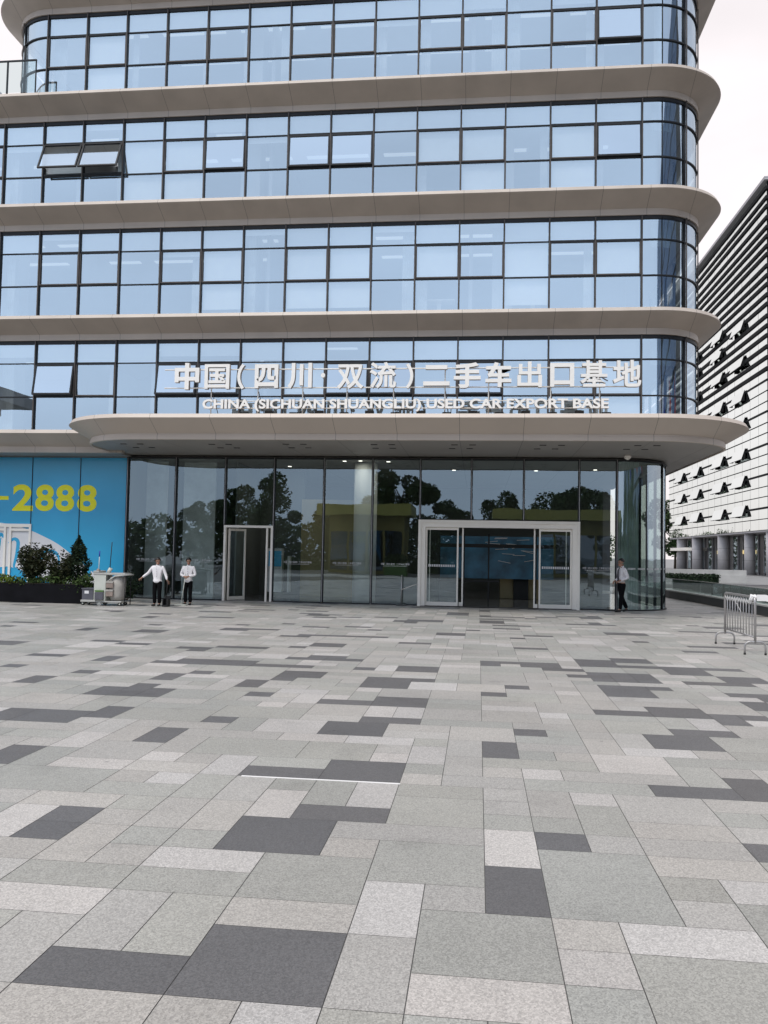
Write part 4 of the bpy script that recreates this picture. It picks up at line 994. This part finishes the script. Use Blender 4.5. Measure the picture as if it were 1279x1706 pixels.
def person(label, loc, rz, height, J, top, belt, jacket_r=1., group=None, tie=False, hairlong=False, headyaw=0., sleeve_end=.93):
    """J gives joints in a 1.7 m body frame: x to the figure's left, -y in front, z up"""
    k = height/1.7
    root = thing('person', label, 'person', loc, group)
    xf = Matrix.Rotation(rz, 4, 'Z') @ Matrix.Scale(k, 4)
    V = {a: Vector(p) for a, p in J.items()}
    c = Chain()
    pel = c.add(V['pelvis'], (.118, .09)); wa = c.add(V['waist'], (.125, .09), pel); ch = c.add(V['chest'], (.15, .105), wa); nb = c.add(V['neck'], .055, ch)
    hy = Matrix.Rotation(headyaw, 3, 'Z'); hd = V['head']
    n2 = c.add(V['neck']*.5+(hd+Vector((0, .01, -.08)))*.5, .05, nb)
    h1 = c.add(hd+hy @ Vector((0, -.005, -.045)), (.062, .072), n2); h2 = c.add(hd+hy @ Vector((0, .008, .035)), (.074, .092), h1); h3 = c.add(hd+hy @ Vector((0, .012, .105)), (.055, .07), h2)
    c.add(hd+hy @ Vector((0, -.095, -.085)), .026, h1)                                       # chin
    ns = c.add(hd+hy @ Vector((0, -.108, .005)), .014, h2)                                    # nose
    for sx in (-1, 1): c.add(hd+hy @ Vector((sx*.086, .012, .0)), .016, h2)                   # ears
    for s_, sx in (('l', 1), ('r', -1)):
        sh = c.add(V['sh_'+s_], .056, ch); el = c.add(V['el_'+s_], .042, sh); wr = c.add(V['wr_'+s_], .028, el)
        d = (V['wr_'+s_]-V['el_'+s_]).normalized(); side = d.cross(Vector((0, -1, .2))).normalized(); pn = side.cross(d).normalized()
        pm = c.add(V['wr_'+s_]+d*.05, (.036, .018), wr); pe = c.add(V['wr_'+s_]+d*.085, (.038, .017), pm)
        for q, (off, ln) in enumerate(((-.03, .062), (-.010, .075), (.011, .07), (.031, .054))):
            f1 = c.add(V['wr_'+s_]+d*(.085+ln*.45)+side*off-pn*.01, .0095, pe); f2 = c.add(V['wr_'+s_]+d*(.085+ln*.75)+side*off-pn*.035, .0085, f1); c.add(V['wr_'+s_]+d*(.085+ln*.7)+side*off-pn*.055, .008, f2)
        t1_ = c.add(V['wr_'+s_]+d*.055-side*.05-pn*.015, .011, pm); c.add(V['wr_'+s_]+d*.09-side*.055-pn*.03, .009, t1_)
        hp = c.add(V['hip_'+s_], .075, pel); kn = c.add(V['kn_'+s_], .055, hp); an = c.add(V['an_'+s_], .038, kn); c.add(V['an_'+s_].lerp(V['toe_'+s_], .5), .018, an)
    obj_from(skin_mesh(c.v, c.e, c.r, 1), 'body', root, 'skin', xf)
    # top
    c = Chain(); j = jacket_r
    p0 = c.add(V['hem'], (.185*j, .14*j)); p00 = c.add(V['pelvis'], (.178*j, .135*j), p0); p1 = c.add(V['waist'], (.155*j, .115*j), p00); p2 = c.add(V['chest'], (.172*j, .126*j), p1); p3 = c.add(V['chest'].lerp(V['neck'], .62), (.125, .095), p2); c.add(V['chest'].lerp(V['neck'], .98), (.064, .064), p3)
    for s_ in 'lr':
        a = c.add(V['sh_'+s_], .070*j, p2); b_ = c.add(V['el_'+s_], .056*j, a); e = c.add(V['el_'+s_].lerp(V['wr_'+s_], sleeve_end), .044*j, b_)
    t = obj_from(skin_mesh(c.v, c.e, c.r, 2, 2), top, root, 'jacket', xf)
    # buttons, collar
    fy = -.125*j
    b = MB()
    for q in range(5):
        z = V['waist'].z-.02+q*.085; x = V['waist'].x; y = V['waist'].y+fy-.012
        b.tube([xf @ Vector((x+.012, y+.01, z)), xf @ Vector((x+.012, y-.008, z))], .011*k, 'tie', 6)
    if not tie: o = b.build('button'); o.parent = t
    col = Chain(); nk = V['neck']; 
    b = MB(); ring = []
    for z, rr in ((-.035, .075), (.03, .064)): ring.append([xf @ (nk+Vector((math.cos(a)*rr, math.sin(a)*rr*.95, z+.02*math.sin(a)))) for a in [i*2*math.pi/14 for i in range(14)]])
    b.rings(ring, 'jacket', True, False); o = b.build('collar'); o.parent = t
    # trousers
    c = Chain(); q0 = c.add(V['pelvis']+Vector((0, 0, .06)), (.152, .116)); q1 = c.add(V['pelvis']-Vector((0, 0, .05)), (.155, .12), q0)
    for s_ in 'lr':
        a = c.add(V['hip_'+s_]-Vector((0, 0, .05)), .10, q1); b_ = c.add(V['kn_'+s_], .076, a); c.add(V['an_'+s_]+Vector((0, .005, -.01)), .068, b_)
    obj_from(skin_mesh(c.v, c.e, c.r, 2), 'trousers', root, 'trousers', xf)
    for s_ in 'lr':
        c = Chain(); an, toe = V['an_'+s_], V['toe_'+s_]; a = c.add((an.x, an.y+.045, an.z-.045), (.045, .04)); b_ = c.add(an.lerp(toe, .45)+Vector((0, 0, -.02)), (.05, .04), a); c.add(toe+(toe-an)*.12, (.05, .035), b_)
        obj_from(skin_mesh(c.v, c.e, c.r, 2), 'shoe', root, 'shoe', xf)
    # hair cap
    b = MB(); rings = []
    for i in range(9):
        th = i/8*1.75; rings.append([])
        for q in range(16):
            ph = q/16*2*math.pi; front = max(0, -math.sin(ph)); t2 = th*(1-.34*front)
            gx = 1.1 if not tie else 1.0; rad = Vector((math.sin(t2)*math.cos(ph)*.098*gx, math.sin(t2)*math.sin(ph)*.115*gx+.018, math.cos(t2)*.108+.055))
            if hairlong and i > 6 and math.sin(ph) > .2: rad.z -= .03
            rings[-1].append(xf @ (hd+hy @ rad))
    b.rings(rings, 'hair', True, False)
    if hairlong: b.tube([xf @ (hd+hy @ Vector((0, .10, .06))), xf @ (hd+hy @ Vector((0, .15, .03))), xf @ (hd+hy @ Vector((0, .145, -.03)))], [.03*k, .045*k, .02*k], 'hair', 8)
    o = b.build('hair'); o.parent = root
    for sx in (-1, 1):
        b = MB(); p = hd+hy @ Vector((sx*.032, -.088, .022)); b.tube([xf @ p, xf @ (p+hy @ Vector((0, -.006, 0)))], .010*k, 'black', 6); o = b.build('eye'); o.parent = root
    b = MB(); p = hd+hy @ Vector((0, -.098, -.052)); b.box(-.024, .024, -.006, .006, -.006, .006, 'red', xf @ Matrix.Translation(p) @ Matrix.Rotation(headyaw, 4, 'Z')); o = b.build('mouth'); o.parent = root
    if tie:
        b = MB(); b.rings([[xf @ Vector((x+dx*w_, y, z)) for dx in (-1, 1)] for x, y, z, w_ in tie], 'tie', False, False); o = b.build('tie'); o.parent = root
        b = MB(); z = V['pelvis'].z+.1; b.rings([[xf @ (Vector((V['pelvis'].x+math.cos(a)*.158, V['pelvis'].y+math.sin(a)*.121, zz))) for a in [i*2*math.pi/20 for i in range(20)]] for zz in (z-.02, z+.02)], 'shoe', True, False); o = b.build('belt'); o.parent = root
    return root
base = dict(pelvis=(0, 0, .92), waist=(0, 0, 1.08), chest=(0, .0, 1.30), neck=(0, .01, 1.46), head=(0, -.015, 1.58), hem=(0, 0, .79),
  sh_l=(.185, 0, 1.38), el_l=(.25, .02, 1.10), wr_l=(.27, -.06, .86), sh_r=(-.185, 0, 1.38), el_r=(-.25, .02, 1.10), wr_r=(-.27, -.06, .86),
  hip_l=(.085, 0, .86), kn_l=(.09, -.01, .48), an_l=(.09, .02, .085), toe_l=(.11, -.15, .04), hip_r=(-.085, 0, .86), kn_r=(-.09, -.01, .48), an_r=(-.09, .02, .085), toe_r=(-.11, -.15, .04))
# the figure faces -Y (towards the camera); its right side is at -x in the picture
j1 = dict(base); j1.update(el_r=(-.33, -.02, 1.17), wr_r=(-.54, -.10, 1.00), el_l=(.30, .0, 1.12), wr_l=(.40, -.08, .92))
person('cleaner in white jacket and black trousers reaching one hand to the grey cart', (-10.02, 25.35, 0), 0, 1.50, j1, 'jacket', False, 1., 'cleaners by the lobby glass', False, True, .75)
j2 = dict(base); j2.update(el_r=(-.27, -.02, 1.10), wr_r=(-.07, -.22, 1.04), el_l=(.27, -.02, 1.10), wr_l=(.07, -.20, 1.05))
person('cleaner in white jacket holding a long dust mop with both hands at the waist', (-9.32, 26.2, 0), 0, 1.50, j2, 'jacket', False, 1., 'cleaners by the lobby glass', False, False, .25)
# man seen from his left side, walking to the left of the picture: his front (-y) turned to -x
j3 = dict(base); j3.update(hem=(0, 0, .93), chest=(0, .02, 1.31), head=(0, -.02, 1.585), el_l=(.235, .10, 1.11), wr_l=(.14, -.14, 1.02), el_r=(-.235, .08, 1.11), wr_r=(-.12, -.17, 1.0),
  kn_l=(.085, -.06, .48), an_l=(.08, -.10, .085), toe_l=(.08, -.28, .04), kn_r=(-.085, .06, .47), an_r=(-.085, .25, .11), toe_r=(-.085, .12, .035))
TIE = [(0, -.075, 1.43, .02), (0, -.128, 1.34, .03), (0, -.138, 1.2, .038), (0, -.132, 1.08, .042), (0, -.128, 1.02, .01)]
person('man in white shirt, dark tie and black trousers walking past the curved glass', (4.72, 28.4, 0), R_(-68), 1.73, j3, 'shirt', True, .94, None, TIE, False, .1, .95)

# tools held
b = MB(); x, y = -9.62, 25.2
b.tube([(x, y, .98), (x-.02, y, .55), (x-.05, y, .2)], .014, 'black', 6); b.box(x-.13, x+.05, y-.12, y+.12, .01, .05, 'black'); b.box(x-.13, x+.05, y+.10, y+.13, .051, .34, 'black'); b.box(x-.13, x-.10, y-.1, y+.099, .051, .25, 'black'); b.box(x+.02, x+.05, y-.1, y+.099, .051, .25, 'black'); b.tube([(x-.03, y, .98), (x+.04, y, .99)], .02, 'black', 6)
tag(b.build('dustpan'), 'black long handled dustpan at the reaching cleaner\'s side', 'dustpan')
b = MB(); x, y = -9.36, 25.98
b.tube([(x+.02, y+.02, 1.02), (x-.06, y-.1, .05)], .012, 'cart_pale', 6); b.box(x-.25, x+.12, y-.18, y-.04, .005, .04, 'cart_pale'); b.box(x-.27, x+.14, y-.2, y-.02, .001, .0048, 'fold_grey')
tag(b.build('dust_mop'), 'pale flat dust mop held upright by the standing cleaner', 'mop')
# cleaning cart
ct = thing('cleaning_cart', 'grey janitor cart with a hanging waste bag and cloth pouches', 'cart', (-11.5, 25.12, 0))
cx, cy = -11.50, 25.12
b = MB(); b.box(cx-.80, cx-.30, cy-.26, cy+.26, .10, .17, 'cart_grey'); b.box(cx-.2998, cx+.52, cy-.24, cy+.24, .10, .15, 'cart_grey'); b.build('base', ct, .015)
b = MB(); b.box(cx-.38, cx+.0, cy-.24, cy+.24, .151, .95, 'cart_pale'); b.box(cx-.40, cx-.3802, cy-.2, cy-.1, .151, 1.0, 'cart_pale'); b.build('body', ct, .02)
b = MB(); b.box(cx-.42, cx+.62, cy-.25, cy+.25, .952, 1.02, 'cart_grey'); b.box(cx-.42, cx-.22, cy-.25, cy+.25, 1.0205, 1.08, 'cart_grey'); b.build('top_tray', ct, .015)
b = MB(); b.tube([(cx+.02, cy-.25, .72), (cx+.3, cy-.26, .92), (cx+.7, cy-.24, .97), (cx+.7, cy+.2, .97)], .025, 'cart_grey', 8); b.build('handle', ct)
b = MB(); rr = []
for z, s_ in ((.17, .78), (.3, .95), (.6, 1.0), (.90, .98)): rr.append([(cx+.29+.25*s_*math.cos(a)*(1+.05*math.sin(5*a)), cy-.02+.22*s_*math.sin(a), z) for a in [i*2*math.pi/24 for i in range(24)]])
b.rings(rr, 'bag'); b.build('waste_bag', ct)
for z in (.30, .56):
    b = MB(); b.box(cx+.04, cx+.26, cy-.30, cy-.245, z, z+.2, 'pouch'); b.box(cx+.03, cx+.27, cy-.31, cy-.3002, z+.15, z+.21, 'bag'); b.build('cloth_pouch', ct, .02)
b = MB(); b.box(cx-.33, cx-.05, cy-.30, cy-.245, .18, .42, 'bucket'); b.build('front_pocket', ct, .01)
b = MB(); b.box(cx-.33, cx-.05, cy-.29, cy-.242, .43, .48, 'green'); b.build('cloth_strip', ct)
for x, y, r_ in ((cx-.74, cy-.2, .06), (cx-.74, cy+.2, .06), (cx+.46, cy-.2, .06), (cx+.46, cy+.2, .06), (cx-.2, cy-.2, .08), (cx-.2, cy+.2, .08)):
    b = MB(); b.tube([(x, y-.02, r_), (x, y+.02, r_)], r_, 'cart_grey' if r_ > .07 else 'rubber', 14); b.tube([(x, y-.03, r_), (x, y-.0202, r_)], r_*.4, 'cart_pale', 8); b.build('caster', ct)
b = MB(); b.tube([(cx+.62, cy-.22, .03), (cx+.62, cy-.22, .95)], .016, 'black', 6); b.tube([(cx+.62, cy+.2, .03), (cx+.62, cy+.2, .95)], .016, 'black', 6); b.build('support_leg', ct)
b = MB(); b.box(cx-.78, cx-.42, cy-.2, cy+.2, .172, .50, 'bucket'); b.box(cx-.80, cx-.40, cy-.22, cy+.22, .501, .53, 'bucket'); b.box(cx-.70, cx-.56, cy-.204, cy-.2002, .36, .45, 'film_white')
tag(b.build('storage_box', None, .01), 'dark grey lidded box with a white sticker on the end of the cart', 'box')
b = MB(); b.tube([(cx-.31, cy-.1, .96), (cx-.30, cy-.1, 1.52)], .013, 'cart_pale', 6); b.tube([(cx-.30, cy-.1, 1.52), (cx-.297, cy-.1, 1.70)], .02, 'bluec', 8); b.tube([(cx-.36, cy-.1, 1.10), (cx-.28, cy-.1, 1.07)], .05, 'pouch', 8)
tag(b.build('mop'), 'blue gripped mop handle standing in the cart', 'mop')
b = MB(); b.tube([(cx-.02, cy+.05, 1.021), (cx+.03, cy+.05, 1.98)], .013, 'rubber', 6); b.tube([(cx-.06, cy+.05, 1.021), (cx+.02, cy+.05, 1.16)], .06, 'cart_pale', 10)
tag(b.build('broom'), 'taller dark broom handle standing in the cart', 'broom')
